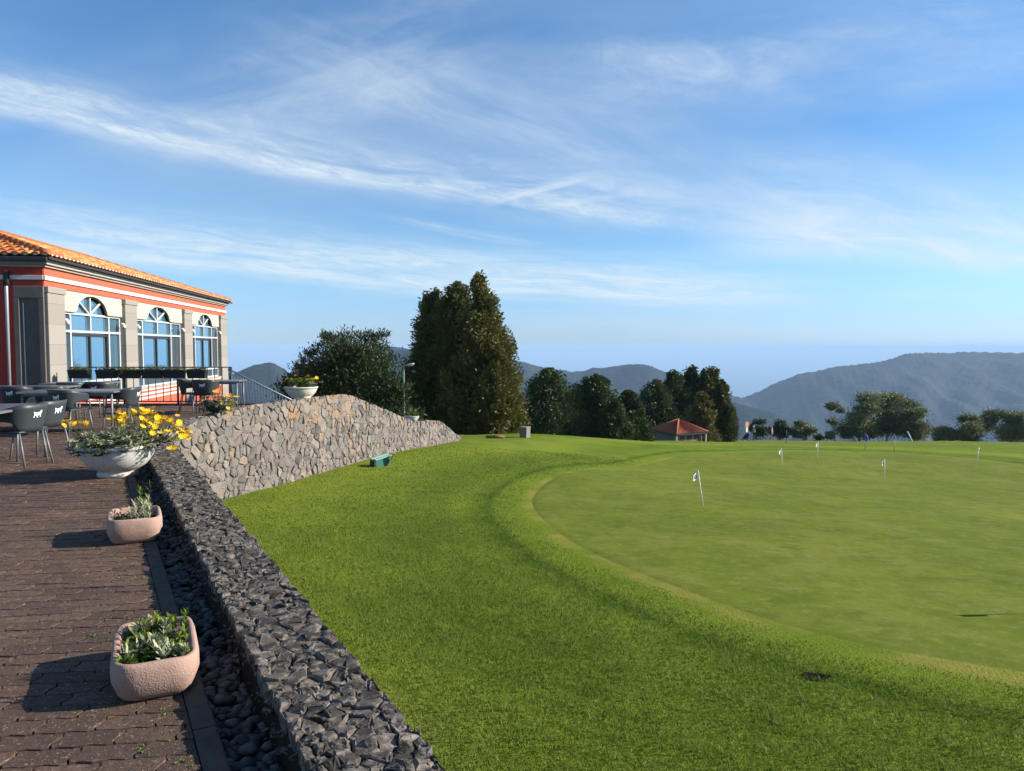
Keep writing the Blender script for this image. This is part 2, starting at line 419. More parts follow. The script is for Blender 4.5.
# ------------------------------------------------------------------ lawn and putting green
GP = [(526, 500), (531, 492), (545.6, 480), (560, 474), (578, 470), (600, 468), (625, 467), (641, 465), (656, 461), (671, 457.5), (688, 454.5), (720, 453), (760, 452), (805, 451), (850, 451.5), (900, 453), (940, 456), (985, 460), (1024, 465), (1080, 480), (1150, 510), (1260, 570), (1330, 640), (1300, 690), (1200, 702), (1100, 692), (1024, 682), (961, 671), (890, 658), (817, 641), (746, 619), (679, 594), (630, 575), (589, 556.5), (554, 536), (535, 519), (527, 508)]
gpw = np.array([on_lawn(*p)[:2] for p in GP])
def smooth_loop(P, it=2):
    for _ in range(it):
        P = np.stack([P * .75 + np.roll(P, -1, 0) * .25, P * .25 + np.roll(P, -1, 0) * .75], 1).reshape(-1, 2)
    return P
gpw = smooth_loop(gpw, 2)
def poly_dist(x, y, P):
    """signed distance to a closed polygon (negative inside)"""
    d = np.full(x.shape, 1e9); ins = np.zeros(x.shape, bool)
    Qn = np.roll(P, -1, 0)
    for (ax, ay), (bx, by) in zip(P, Qn):
        ex, ey = bx - ax, by - ay
        t = np.clip(((x - ax) * ex + (y - ay) * ey) / max(ex * ex + ey * ey, 1e-9), 0, 1)
        d = np.minimum(d, (x - ax - t * ex) ** 2 + (y - ay - t * ey) ** 2)
        c = (ay > y) != (by > y)
        ins ^= c & (x < ex * (y - ay) / (ey if abs(ey) > 1e-12 else 1e-12) + ax)
    d = np.sqrt(d); return np.where(ins, -d, d)

s = NT('lawn_grass')
vec = s.coord('Object')
big = s.noise(.22, 3, .5, vec); mid = s.noise(1.6, 4, .6, vec); fine = s.noise(38, 3, .7, vec); fine2 = s.noise(120, 2, .6, vec)
bnd = s.attr('band')
c = s.ramp(s.math('ADD', s.math('MULTIPLY', mid, .35), s.math('MULTIPLY', bnd, .65)), [(.22, (.046, .085, .010)), (.46, (.108, .152, .016)), (.72, (.185, .228, .024))])
c = s.mix(s.math('MULTIPLY', s.ramp(big, [(.35, (0, 0, 0)), (.65, (1, 1, 1))]), .25), c, (.135, .20, .013))
c = s.mix(s.ramp(fine, [(.3, (.75, .75, .75)), (.48, (0, 0, 0))]), c, (.045, .075, .005))
c = s.mix(s.ramp(fine2, [(.58, (0, 0, 0)), (.75, (.6, .6, .6))]), c, (.22, .26, .05))
gd = s.attr('gdist')
wob = s.math('ADD', gd, s.math('MULTIPLY', s.math('SUBTRACT', mid, .5), .5))
col_f = s.ramp(s.math('DIVIDE', wob, 2.0), [(.0, (.2, .2, .2)), (.05, (.25, .25, .25)), (.2, (.2, .2, .2)), (.3, (0, 0, 0))])
c = s.mix(col_f, c, (.145, .205, .014))
dark_f = s.ramp(s.math('DIVIDE', wob, 3.0), [(.19, (0, 0, 0)), (.235, (.8, .8, .8)), (.26, (.6, .6, .6)), (.36, (0, 0, 0))])
c = s.mix(s.math('MULTIPLY', dark_f, s.ramp(s.noise(1.7, 3, .6, vec), [(.35, (.15, .15, .15)), (.6, (1, 1, 1))])), c, (.045, .085, .006))
yel = s.math('MULTIPLY', s.ramp(s.math('DIVIDE', gd, .16), [(.0, (1, 1, 1)), (.6, (.5, .5, .5)), (1, (0, 0, 0))]), s.ramp(s.noise(1.1, 3, .6, vec), [(.42, (0, 0, 0)), (.6, (.8, .8, .8))]))
c = s.mix(yel, c, (.25, .215, .05))
dry = s.attr('dry')
c = s.mix(s.math('MULTIPLY', dry, s.ramp(s.noise(.9, 4, .65, vec), [(.35, (.2, .2, .2)), (.65, (1, 1, 1))])), c, (.155, .15, .05))
s.base(c); s.set(.9, 0, .03)
h = s.math('ADD', s.math('MULTIPLY', fine, 1.0), s.math('MULTIPLY', fine2, .6))
s.bump(h, .9, .02)
M['lawn'] = s.m

def band(x, y, gd_):
    b = np.interp(gd_, [0, .3, .55, .66, .78, 1.1, 1.5, 2.2, 2.9, 4.2, 5.6, 7.2, 9, 12, 20], [.54, .58, .56, .12, .48, .55, .42, .42, .64, .82, .62, .48, .62, .6, .5])
    return np.clip(b + .16 * vnoise(x * .55, y * .55, 61) + .10 * vnoise(x * 1.7, y * 1.7, 62) + .07 * vnoise(x * 5, y * 5, 63), 0, 1)
xs = np.unique(np.r_[np.arange(-26, -7, .5), np.arange(-7, 6, .10), np.arange(6, 18, .16), np.arange(18, 66, .5)])
ys = np.unique(np.r_[np.arange(.4, 14, .10), np.arange(14, 32, .16), np.arange(32, 64, .4), np.arange(64, 112, 1.2)])
XX, YY = np.meshgrid(xs, ys)
ZZ = lawn_z(XX, YY)
GD = poly_dist(XX, YY, gpw)
ZZ = ZZ + .012 * vnoise(XX * 5, YY * 5, 8) * np.clip(GD * 2, 0, 1)
ZZ = ZZ - np.where(GD < -.3, .03, 0)
DRY = np.clip((YY - 38) / 8, 0, 1) * np.clip((XX - 8) / 8, 0, 1) * .8
# bare earth strip at the foot of the stone wall
WX0, WSL = -5.57, .3
wd = (XX - (WX0 + WSL * (YY - 12))) / math.hypot(1, WSL)
DRY = np.maximum(DRY, .55 * np.clip((vnoise(XX * .8, YY * .8, 81) + .5 * vnoise(XX * 2.5, YY * 2.5, 82) - .55) * 2.5, 0, 1) * (GD > .5))
DRY = np.maximum(DRY, np.clip(1 - wd / .22, 0, 1) * (wd > -.5) * (YY > 11) * (YY < 25.5))
n2, n1 = XX.shape; ii = np.arange(n1 * n2).reshape(n2, n1)
Q = np.stack([ii[:-1, :-1], ii[:-1, 1:], ii[1:, 1:], ii[1:, :-1]], -1).reshape(-1, 4)
struct(mk('lawn', np.stack([XX, YY, ZZ], -1).reshape(-1, 3), Q, M['lawn'], smooth=True, attrs={'gdist': GD.ravel(), 'dry': DRY.ravel(), 'band': band(XX, YY, GD).ravel()}))

s = NT('putting_green_turf')
vec = s.coord('Object')
a1 = s.noise(.35, 4, .55, vec); a2 = s.noise(1.0, 4, .6, s.coord('Object', (1.1, .9, 1))); a3 = s.noise(30, 3, .7, vec)
c = s.ramp(a1, [(.3, (.088, .122, .014)), (.5, (.118, .148, .019)), (.7, (.16, .18, .03))])
c = s.mix(s.ramp(a2, [(.45, (0, 0, 0)), (.75, (.55, .55, .55))]), c, (.19, .19, .05))
a5 = s.noise(5, 5, .7, s.coord('Object', (.5, .42, 1)))
c = s.mix(s.ramp(a5, [(.46, (0, 0, 0)), (.66, (.75, .75, .75))]), c, (.08, .108, .012))
c = s.mix(s.ramp(s.noise(7, 6, .8, vec), [(.5, (0, 0, 0)), (.68, (.7, .7, .7))]), c, (.21, .205, .06))
c = s.mix(s.ramp(a3, [(.3, (.4, .4, .4)), (.5, (0, 0, 0))]), c, (.09, .105, .011))
c = s.mix(s.ramp(s.noise(9, 2, .5, vec), [(.72, (0, 0, 0)), (.8, (.5, .5, .5))]), c, (.2, .19, .09))
s.base(c); s.set(.9, 0, .02); s.bump(s.noise(60, 3, .7, vec), .35, .008)
M['green'] = s.m
cen = gpw.mean(0); K = 46
tt = np.linspace(0, 1, K)
G = cen[None, None] + (gpw[None] - cen[None, None]) * tt[:, None, None]
gx, gy = G[..., 0], G[..., 1]
gzv = lawn_z(gx, gy) + .006
gzv[-1] -= .03
n2, n1 = gx.shape; ii = np.arange(n1 * n2).reshape(n2, n1); jj = np.roll(ii, -1, 1)
Q = np.stack([ii[:-1], jj[:-1], jj[1:], ii[1:]], -1).reshape(-1, 4)
struct(mk('putting_green', np.stack([gx, gy, gzv], -1).reshape(-1, 3), Q, M['green'], smooth=True))

# grass blades over the near lawn
M['blade'] = leafmat('grass_blades', [(.08, (.034, .06, .007)), (.42, (.094, .14, .015)), (.72, (.165, .208, .03)), (.92, (.27, .29, .09)), (1, (.36, .35, .19))], .35, .9)
WDIR = np.array((-.503, .864)); WNRM = np.array((.864, .503))     # the low wall's run and its right-hand side
def blades(n, y0, y1, seed):
    r = np.random.default_rng(seed)
    y = y0 * (y1 / y0) ** (r.random(n) ** 1.12)
    x = -.75 * y + r.random(n) * (1.95 * y + 1.2)
    off = x * WNRM[0] + y * WNRM[1]
    gd_ = poly_dist(x, y, gpw)
    wd2 = (x - (WX0 + WSL * (y - 12)))
    k = (off > .93) & (gd_ > .02 + r.random(n) ** 2 * .45) & ((y < 11) | (wd2 > .1 + .2 * r.random(n)))
    x, y, gd_ = x[k], y[k], gd_[k]; n = len(x)
    z = lawn_z(x, y) + .012 * vnoise(x * 5, y * 5, 8)
    patch = np.clip(.5 + .30 * vnoise(x * .9, y * .9, 17) + .25 * vnoise(x * 4, y * 4, 18), 0, 1)
    edge_ = np.maximum(np.clip(1 - (off[k] - .95) / .10, 0, 1) * (y < 11.5), np.clip(1 - (wd2[k] - .12) / .14, 0, 1) * (y > 11.3)) * (vnoise(x * 3, y * 3, 71) > -.1)
    hh = .022 * r.uniform(.5, 1.3, n) * np.clip(.5 + gd_, .5, 1) * (1 + 2.2 * edge_); ang_ = r.uniform(0, 6.28, n)
    lean = r.normal(0, .6, (n, 2)) * hh[:, None]
    wd_ = .0013 * y + .0014
    sx, sy = np.cos(ang_) * wd_ / 2, np.sin(ang_) * wd_ / 2
    V = np.empty((n, 3, 3))
    V[:, 0] = np.stack([x - sx, y - sy, z - .004], 1); V[:, 1] = np.stack([x + sx, y + sy, z - .004], 1)
    V[:, 2] = np.stack([x + lean[:, 0], y + lean[:, 1], z + hh], 1)
    t = np.clip(.62 * band(x, y, gd_) + .08 * patch + .5 * r.random(n) - .09 + (r.random(n) > .99) * .45, 0, 1)
    return V.reshape(-1, 3), np.repeat(t, 3)
BV, BT = blades(500000, 1.9, 22, 1)
g = mk('grass', BV, np.arange(len(BV)).reshape(-1, 3), M['blade'], tint=BT); g['kind'] = 'stuff'

# ------------------------------------------------------------------ terrace: pavers, kerb, gutter of pebbles, low wall
A8 = math.atan(101 / 720)
UF = np.array((-math.sin(A8), math.cos(A8))); NF = np.array((math.cos(A8), math.sin(A8)))   # along the clubhouse front, and out of it
s = NT('paver_concrete')
vec = s.coord('Object')
t = s.attr('tint')
c = s.ramp(t, [(0, (.088, .050, .034)), (.5, (.128, .072, .048)), (1, (.17, .10, .068))])
c = s.mix(s.ramp(s.noise(.9, 4, .6, vec), [(.35, (0, 0, 0)), (.7, (.7, .7, .7))]), c, (.055, .04, .032))
c = s.mix(s.ramp(s.noise(70, 2, .5, vec), [(.62, (0, 0, 0)), (.69, (.8, .8, .8))]), c, (.33, .27, .21))
c = s.mix(s.ramp(s.noise(28, 5, .75, vec), [(.42, (.7, .7, .7)), (.56, (0, 0, 0))]), c, (.055, .034, .025))
c = s.mix(s.ramp(s.noise(16, 3, .6, vec), [(.62, (0, 0, 0)), (.72, (.5, .5, .5))]), c, (.22, .19, .16))
c = s.mix(s.ramp(s.noise(3.2, 3, .6, vec), [(.66, (0, 0, 0)), (.74, (.4, .4, .4))]), c, (.10, .10, .03))
s.base(c); s.set(.85, 0, .25); s.bump(s.math('ADD', s.noise(140, 3, .7, vec), s.noise(35, 4, .7, vec)), .8, .006)
M['paver'] = s.m
M['joint'] = plain('joint_dirt', (.02, .017, .012), .95, 0, .1)
M['kerb'] = plain('kerb_concrete', (.075, .058, .046), .9, 0, .2, .3, 10, .5)
def clip_half(P, nrm, off):
    out = []
    for i in range(len(P)):
        a, b = P[i], P[(i + 1) % len(P)]
        da, db = a @ nrm - off, b @ nrm - off
        if da <= 0: out.append(a)
        if (da < 0) != (db < 0): out.append(a + (b - a) * (da / (da - db)))
    return out
PL, PW = .225, .1125
def outline(det):
    pts = []
    g_ = .0032
    nx, ny = (9, 5) if det else (3, 3)
    fx = lambda v: .011 * math.sin(2 * math.pi * v / PW)
    fy = lambda u: .0045 * math.sin(4 * math.pi * u / PL)
    for u in np.linspace(-PL / 2, PL / 2, nx)[:-1]: pts.append((u + g_ * (1 if u == -PL / 2 else 0), -PW / 2 + fy(u) + g_))
    for v in np.linspace(-PW / 2, PW / 2, ny)[:-1]: pts.append((PL / 2 - g_ + fx(v), v + g_ * (1 if v == -PW / 2 else 0)))
    for u in np.linspace(PL / 2, -PL / 2, nx)[:-1]: pts.append((u - g_ * (1 if u == PL / 2 else 0), PW / 2 + fy(u) - g_))
    for v in np.linspace(PW / 2, -PW / 2, ny)[:-1]: pts.append((-PL / 2 + g_ + fx(v), v - g_ * (1 if v == PW / 2 else 0)))
    return np.array(pts)
O1, O0 = outline(True), outline(False)
V, Fc, T = [], [], []
EDGE = .30
r = np.random.default_rng(5)
for j in range(0, 175):
    for i in range(-70, 40):
        c0 = NF * ((i + (j % 2) * .5) * PL) + UF * (j * PW + 1.2)
        if c0[1] < 1.2 or c0[1] > 18.52 or c0[0] < -.78 * c0[1] - .8: continue
        if c0[1] > 11 and c0[0] > WX0 + WSL * (c0[1] - 12) - .25: continue
        if c0[1] < 11.6 and c0 @ WNRM > EDGE + .15: continue
        if (c0 - np.array((P0x := -11.685, 18.0))) @ NF < .0: continue
        P = (O1 if c0[1] < 8 else O0)
        P = c0 + P[:, :1] * NF + P[:, 1:] * UF
        if c0[1] < 11.6 and c0 @ WNRM > EDGE - .15:
            P = np.array(clip_half(list(P), WNRM, EDGE - .004))
            if len(P) < 3: continue
            ar = .5 * abs(np.dot(P[:, 0], np.roll(P[:, 1], -1)) - np.dot(P[:, 1], np.roll(P[:, 0], -1)))
            if ar < .0008: continue
        cc = P.mean(0); b = len(V); n = len(P)
        tx, ty, dz = r.normal(0, .005), r.normal(0, .005), r.normal(0, .0016)
        zf = lambda q: dz + (q[0] - cc[0]) * tx + (q[1] - cc[1]) * ty
        for q in P:
            V.append((q[0], q[1], -.025))
        for q in P: V.append((q[0], q[1], -.0035 + zf(q)))
        for q in P:
            q2 = cc + (q - cc) * np.array((.978, .978)); V.append((q2[0], q2[1], zf(q)))
        for k in range(n):
            k2 = (k + 1) % n
            Fc.append((b + k, b + k2, b + n + k2, b + n + k)); Fc.append((b + n + k, b + n + k2, b + 2 * n + k2, b + 2 * n + k))
        Fc.append(tuple(range(b + 2 * n, b + 3 * n)))
        T += [r.random()] * (3 * n)
struct(mk('pavement', V, Fc, M['paver'], tint=T))
def wl_(off, s_): return WNRM * off + WDIR * s_      # point at wall offset and run
def wall_strip(name, o0, o1, s0, s1, z0, z1, mat, parent=None, n=1):
    """box running along the low wall"""
    V = []
    for k in range(n + 1):
        ss = s0 + (s1 - s0) * k / n
        for o, z in ((o0, z0), (o1, z0), (o1, z1), (o0, z1)):
            p = wl_(o, ss); V.append((p[0], p[1], z))
    Fc = [(0, 1, 2, 3), (4 * n + 3, 4 * n + 2, 4 * n + 1, 4 * n)]
    for k in range(n):
        for a in range(4):
            b = (a + 1) % 4; Fc.append((4 * k + a, 4 * k + 4 + a, 4 * k + 4 + b, 4 * k + b))
    return mk(name, V, Fc, mat, parent)
# bed under the pavers
e0, e1 = wl_(EDGE, -1.0), wl_(EDGE, 12.6)
bed = [(e0[0], e0[1]), (e1[0], e1[1]), (-5.9, 11.9), (WX0 + WSL * 6.6 - .2, 18.6), (-11.6, 18.6), (-17, 18.0), (-17, .2), (-2, .2)]
nb = len(bed)
V = [(x, y, -.026) for x, y in bed] + [(x, y, -.35) for x, y in bed]
Fc = [tuple(range(nb)), tuple(range(2 * nb - 1, nb - 1, -1))] + [(i, i + nb, (i + 1) % nb + nb, (i + 1) % nb) for i in range(nb)]
struct(mk('terrace', V, Fc, M['joint']))
# kerb stones along the gutter, each 0.6 m
bm = bmesh.new()
kk = []
V, Fc = [], []
for k in range(-2, 21):
    s0, s1 = k * .6 + .004, k * .6 + .596
    b = len(V); zt = .002 + random.uniform(-.003, .004)
    for o, z in ((EDGE, -.3), (.388, -.3), (.388, zt - .008), (.38, zt), (EDGE, zt)):
        for ss in (s0, s1):
            p = wl_(o, ss); V.append((p[0], p[1], z))
    for a in range(5):
        a2 = (a + 1) % 5; Fc.append((b + 2 * a, b + 2 * a + 1, b + 2 * a2 + 1, b + 2 * a2))
    Fc.append(tuple(b + 2 * a for a in range(5))[::-1]); Fc.append(tuple(b + 2 * a + 1 for a in range(5)))
bm.free()
struct(mk('kerb', V, Fc, M['kerb']))
struct(wall_strip('gutter', .388, .56, -1, 12.4, -.34, -.13, M['joint']))
r = np.random.default_rng(9)
M['pebble'] = (lambda s: (s.base(s.ramp(s.attr('tint'), [(0, (.036, .034, .034)), (.6, (.072, .068, .066)), (1, (.13, .12, .11))])), s.set(.6, 0, .35), s.bump(s.noise(90, 2), .25, .003), s.m)[-1])(NT('pebbles'))
n = 2600
so_ = r.uniform(-.2, 12.2, n); oo = r.uniform(.40, .575, n)
P = np.c_[WNRM[0] * oo + WDIR[0] * so_, WNRM[1] * oo + WDIR[1] * so_, -.125 + r.uniform(0, .05, n)]
sz = r.uniform(.016, .034, (n, 1)) * np.array((1.25, .95, .62))
pv, pf, pt = merge([ico_proto(2, r, .12) for _ in range(5)], r.integers(0, 5, n), xf(P, rotmats(n, r, tilt=.35), sz))
pb = mk('pebbles', pv, pf, M['pebble'], tint=pt, smooth=True); pb['kind'] = 'stuff'

# low wall of broken basalt
s = NT('basalt_rubble')
vec = s.coord('Object'); t = s.attr('tint')
c = s.ramp(t, [(0, (.022, .018, .014)), (.45, (.052, .042, .034)), (.8, (.095, .077, .062)), (.93, (.12, .072, .05)), (1, (.19, .165, .135))])
c = s.mix(s.ramp(s.noise(22, 4, .65, vec), [(.48, (0, 0, 0)), (.66, (.75, .75, .75))]), c, (.24, .21, .175))
c = s.mix(s.ramp(s.noise(2.2, 3, .6, vec), [(.6, (0, 0, 0)), (.72, (.4, .4, .4))]), c, (.13, .115, .07))
s.base(c); s.set(.75, 0, .35); s.bump(s.noise(70, 4, .7, vec), .8, .006)
M['basalt'] = s.m
LW = wall_strip('low_stone_wall', .572, .938, -1.0, 12.25, -1.6, .118, M['joint'], n=1)
tag(LW, 'low dark wall of jagged basalt rubble between the pebble gutter and the lawn', 'wall')
protos = [hull_proto(11, r, f) for f in ((1, .7, .28), (1, .55, .35), (.8, .7, .45), (1, .8, .22), (1, .5, .5), (.9, .6, .3), (1, .65, .25), (.8, .8, .35))]
def rub(n, o0, o1, z0, z1, sz0, sz1, tilt):
    so_ = r.uniform(.6, 12.2, n) if z1 > 0 else r.uniform(.6, 12.2, n); oo = r.uniform(o0, o1, n); z = r.uniform(z0, z1, n)
    dmp = .8 + .02 * so_
    P = np.c_[WNRM[0] * oo + WDIR[0] * so_, WNRM[1] * oo + WDIR[1] * so_, z + .018 * vnoise(so_ * 3, oo * 8, 4)]
    S = r.uniform(sz0, sz1, (n, 1)) ** 1.0 * np.ones((1, 3)) * r.uniform(.8, 1.2, (n, 3))
    return P, rotmats(n, r, tilt=tilt), S
O0_, O1_ = .562, .948
rl = np.random.default_rng(55)
sd = []
ss_ = .6
while ss_ < 12.15:
    st_ = rl.uniform(.042, .080) * (1 + .03 * ss_)
    oo_ = O0_ - .02 + rl.uniform(0, .03)
    while oo_ < O1_ + .02:
        wo = rl.choice([.03, .05, .08, .12, .16], p=[.22, .26, .24, .18, .10])
        sd.append((ss_ + rl.normal(0, .014), oo_ + wo / 2)); oo_ += wo
    ss_ += st_
sd = np.array(sd)
V, Fc, T = [], [], []
for i, c0 in enumerate(sd):
    d = sd - c0; dist = np.hypot(*d.T); nb_ = np.argsort(dist)[1:13]
    P = [c0 + np.array(q) for q in ((-.14, -.14), (.14, -.14), (.14, .14), (-.14, .14))]
    ok = True
    for k in nb_:
        if dist[k] < .014:
            if k < i: ok = False
            continue
        nn = d[k] / dist[k]; P = clip_half(P, nn, float(c0 @ nn + dist[k] / 2))
        if len(P) < 3: ok = False; break
    if not ok: continue
    P = clip_half(P, np.array((0., 1.)), O1_ + rl.uniform(-.012, .012)) if len(P) > 2 else P
    P = clip_half(P, np.array((0., -1.)), -(O0_ + rl.uniform(-.006, .012))) if len(P) > 2 else P
    if len(P) < 3: continue
    P = np.array(P); cc = P.mean(0)
    P = np.stack([P * .9 + np.roll(P, -1, 0) * .1, P * .1 + np.roll(P, -1, 0) * .9], 1).reshape(-1, 2) + rl.normal(0, .0025, (2 * len(P), 2)); n = len(P)
    rad = np.sqrt(((P - cc) ** 2).sum(1)).mean()
    if rad < .008: continue
    tl = rl.normal(0, .13, 2); top = .152 + rl.uniform(-.005, .006) + .006 * vnoise(cc[0] * 3, cc[1] * 8, 4)
    b = len(V); tv = rl.random()
    lim = .35 * rad
    for ring, (ins, dz) in enumerate(((.0006, -.05), (.0012, -.007), (min(.004, lim), -.001), (min(.018, .6 * rad), .002))):
        for q in P:
            q2 = cc + (q - cc) * max(.25, 1 - ins / rad); rel = q2 - cc
            z = top + dz + (np.clip(rel @ tl, -.02, .02) if ring else 0) + (rl.normal(0, .0028) if ring else 0)
            p = wl_(q2[1], q2[0]); V.append((p[0], p[1], z))
            T.append(min(1, (tv * .75, tv * .8 + .04, tv * .8 + (.22 if rl.random() < .4 else .06), tv * .72)[ring]))
    for ring in range(3):
        for k in range(n):
            k2 = (k + 1) % n; Fc.append((b + ring * n + k, b + ring * n + k2, b + (ring + 1) * n + k2, b + (ring + 1) * n + k))
    Fc.append(tuple(range(b + 3 * n, b + 4 * n)))
mk('capping_stones', V, Fc, M['basalt'], LW, tint=T)
sets = [rub(520, .60, .93, .135, .155, .014, .034, .5), rub(1000, .562, .58, -.16, .13, .018, .04, .4), rub(520, .93, .95, -.25, .13, .02, .045, .5)]
P = np.concatenate([q[0] for q in sets]); Rm = np.concatenate([q[1] for q in sets]); S = np.concatenate([q[2] for q in sets])
pv, pf, pt = merge(protos, r.integers(0, 8, len(P)), xf(P, Rm, S))
mk('rubble', pv, pf, M['basalt'], LW, tint=pt * .8)

# ------------------------------------------------------------------ big stone retaining wall
PX_TOP = [(150, 432), (178, 428), (205, 417), (228, 411), (250, 405.5), (275, 402), (300, 398.5), (325, 396), (345, 394), (352, 395.5), (362, 400), (376, 406), (390, 411.5), (405, 418), (412, 420.5), (419, 421.5), (428, 420.3), (440, 421), (449, 428), (456, 434), (460, 437)]
def wall_at(px):
    k = (px - 512) / F / (CP + .0)            # x over y along that bearing
    y = (WSL * 12 - WX0) / (WSL - k)
    return WX0 + WSL * (y - 12), y
tops = []
for px, py in PX_TOP:
    x, y = wall_at(px); tops.append(((y - 12) * math.hypot(1, WSL), EYE + ray(px, py)[2] / ray(px, py)[1] * y))
tops = np.array(tops)
WT = np.array((WSL, 1.0)) / math.hypot(1, WSL); WN = np.array((1.0, -WSL)) / math.hypot(1, WSL)
W0 = np.array((WX0, 12.0))
S0, S1 = -1.2, tops[-1, 0]
topz = lambda s_: np.interp(s_, tops[:, 0], tops[:, 1])
def wp(s_, d, z): p = W0 + WT * s_ + WN * d; return (p[0], p[1], z)
ss = np.linspace(S0, S1, 90)
V, Fc = [], []
for s_ in ss:
    p = W0 + WT * s_; b = lz(p[0], p[1]) - .3; tz = max(topz(s_) - .05, b + .05)
    V += [wp(s_, -.008, b), wp(s_, -.008, tz), wp(s_, -.40, tz), wp(s_, -.40, b)]
for i in range(len(ss) - 1):
    for a in range(4):
        a2 = (a + 1) % 4; Fc.append((4 * i + a, 4 * i + a2, 4 * i + 4 + a2, 4 * i + 4 + a))
Fc.append((3, 2, 1, 0)); e = 4 * (len(ss) - 1); Fc.append((e, e + 1, e + 2, e + 3))
M['mortar'] = plain('wall_mortar', (.19, .165, .14), .95, 0, .1, .3, 9, 1.0, 40)
SW = mk('stone_retaining_wall', V, Fc, M['mortar'])
tag(SW, 'tall sunlit retaining wall of grey and tan fieldstones rising above the lawn, with a sloping top', 'wall')
s = NT('fieldstone')
vec = s.coord('Object'); t = s.attr('tint')
c = s.ramp(t, [(0, (.09, .077, .072)), (.16, (.175, .152, .138)), (.32, (.145, .138, .126)), (.48, (.215, .186, .165)), (.58, (.15, .125, .115)), (.72, (.205, .155, .136)), (.86, (.245, .215, .188)), (.955, (.26, .185, .125)), (1, (.28, .16, .085))])
c = s.mix(s.ramp(s.noise(9, 5, .65, vec), [(.45, (0, 0, 0)), (.72, (.55, .55, .55))]), c, (.27, .245, .215))
c = s.mix(s.ramp(s.noise(26, 4, .6, vec), [(.55, (0, 0, 0)), (.7, (.5, .5, .5))]), c, (.075, .068, .062))
s.base(c); s.set(.9, 0, .2); s.bump(s.noise(20, 5, .7, vec), .9, .025)
M['stone'] = s.m
r = np.random.default_rng(12)
seeds = []
sx_ = S0
row_h = .19
zlo = -2.0
for j in range(0, 16):
    z = zlo + j * row_h
    s_ = S0 - .2 + r.uniform(0, .3)
    while s_ < S1 + .3:
        wdt = r.choice([.09, .15, .21, .30, .42], p=[.2, .28, .26, .16, .10])
        seeds.append((s_ + wdt / 2 + r.normal(0, .03), z + r.normal(0, .06)))
        s_ += wdt
seeds = np.array(seeds)
seeds = np.r_[seeds, np.c_[r.uniform(S0, S1, 520), r.uniform(-1.9, .5, 520)]]
V, Fc, T = [], [], []
for i, c0 in enumerate(seeds):
    px_, py_ = (W0 + WT * c0[0])
    bz = lz(px_, py_) - .12; tz = topz(c0[0])
    if c0[1] < bz - .2 or c0[1] > tz + .15 or c0[0] < S0 - .1 or c0[0] > S1 + .1: continue
    d = seeds - c0; dist = np.hypot(*d.T); nb_ = np.argsort(dist)[1:15]
    P = [c0 + np.array(q) for q in ((-.5, -.5), (.5, -.5), (.5, .5), (-.5, .5))]
    ok = True
    for k in nb_:
        if dist[k] < .05:
            if k < i: ok = False
            continue
        nn = d[k] / dist[k]; P = clip_half(P, nn, float(c0 @ nn + dist[k] / 2))
        if len(P) < 3: ok = False; break
    if not ok: continue
    slope = (topz(c0[0] + .1) - topz(c0[0] - .1)) / .2
    nn = np.array((-slope, 1)) / math.hypot(1, slope)
    P = clip_half(P, nn, float(np.array((c0[0], tz)) @ nn + r.uniform(-.008, .012)))
    P = clip_half(P, np.array((0, -1.)), -bz) if len(P) > 2 else P
    P = clip_half(P, np.array((1., 0)), S1) if len(P) > 2 else P
    if len(P) < 3: continue
    P = np.array(P); cc = P.mean(0); n = len(P)
    # round the corners
    P = np.stack([P * .82 + np.roll(P, -1, 0) * .18, P * .18 + np.roll(P, -1, 0) * .82], 1).reshape(-1, 2); n = len(P)
    P = P + r.normal(0, .008, P.shape)
    rad = np.sqrt(((P - cc) ** 2).sum(1)).mean()
    if rad < .03: continue
    sh = lambda q, k: cc + (q - cc) * max(.3, 1 - k / rad)
    if r.random() < .012: continue
    bulge = r.uniform(.006, .030); tl = r.normal(0, .10, 2)
    b = len(V)
    for ring, (ins, dd) in enumerate(((.001, -.03), (.004, bulge * .5), (.016, bulge * .9), (min(.05, rad * .5), bulge))):
        for q in P:
            q2 = sh(q, ins); rel = q2 - cc
            V.append(wp(q2[0], dd + (rel @ tl if ring else 0) + (r.normal(0, .004) if ring else 0), q2[1]))
    for ring in range(3):
        for k in range(n):
            k2 = (k + 1) % n
            Fc.append((b + ring * n + k, b + ring * n + k2, b + (ring + 1) * n + k2, b + (ring + 1) * n + k))
    Fc.append(tuple(range(b + 3 * n, b + 4 * n)))
    tv = r.random() ** 1.3 * .97
    # some warm stones near the crest
    if 3.2 < c0[0] < 5.8 and c0[1] > -.35 and r.random() < .45: tv = r.uniform(.88, 1)
    T += [tv] * (4 * n)
mk('fieldstones', V, Fc, M['stone'], SW, tint=T, smooth=False)
# rough coping stones along the top
n = 420
cs = r.uniform(S0, S1 - .1, n); cdp = r.uniform(-.40, -.02, n)
P = np.array([wp(a, b_, topz(a) - .045) for a, b_ in zip(cs, cdp)])
pv, pf, pt = merge(protos, r.integers(0, 8, n), xf(P, rotmats(n, r, tilt=.25), r.uniform(.05, .085, (n, 1)) * np.array((1, 1, .7))))
mk('coping', pv, pf, M['stone'], SW, tint=pt * .5)

exec_parts = True
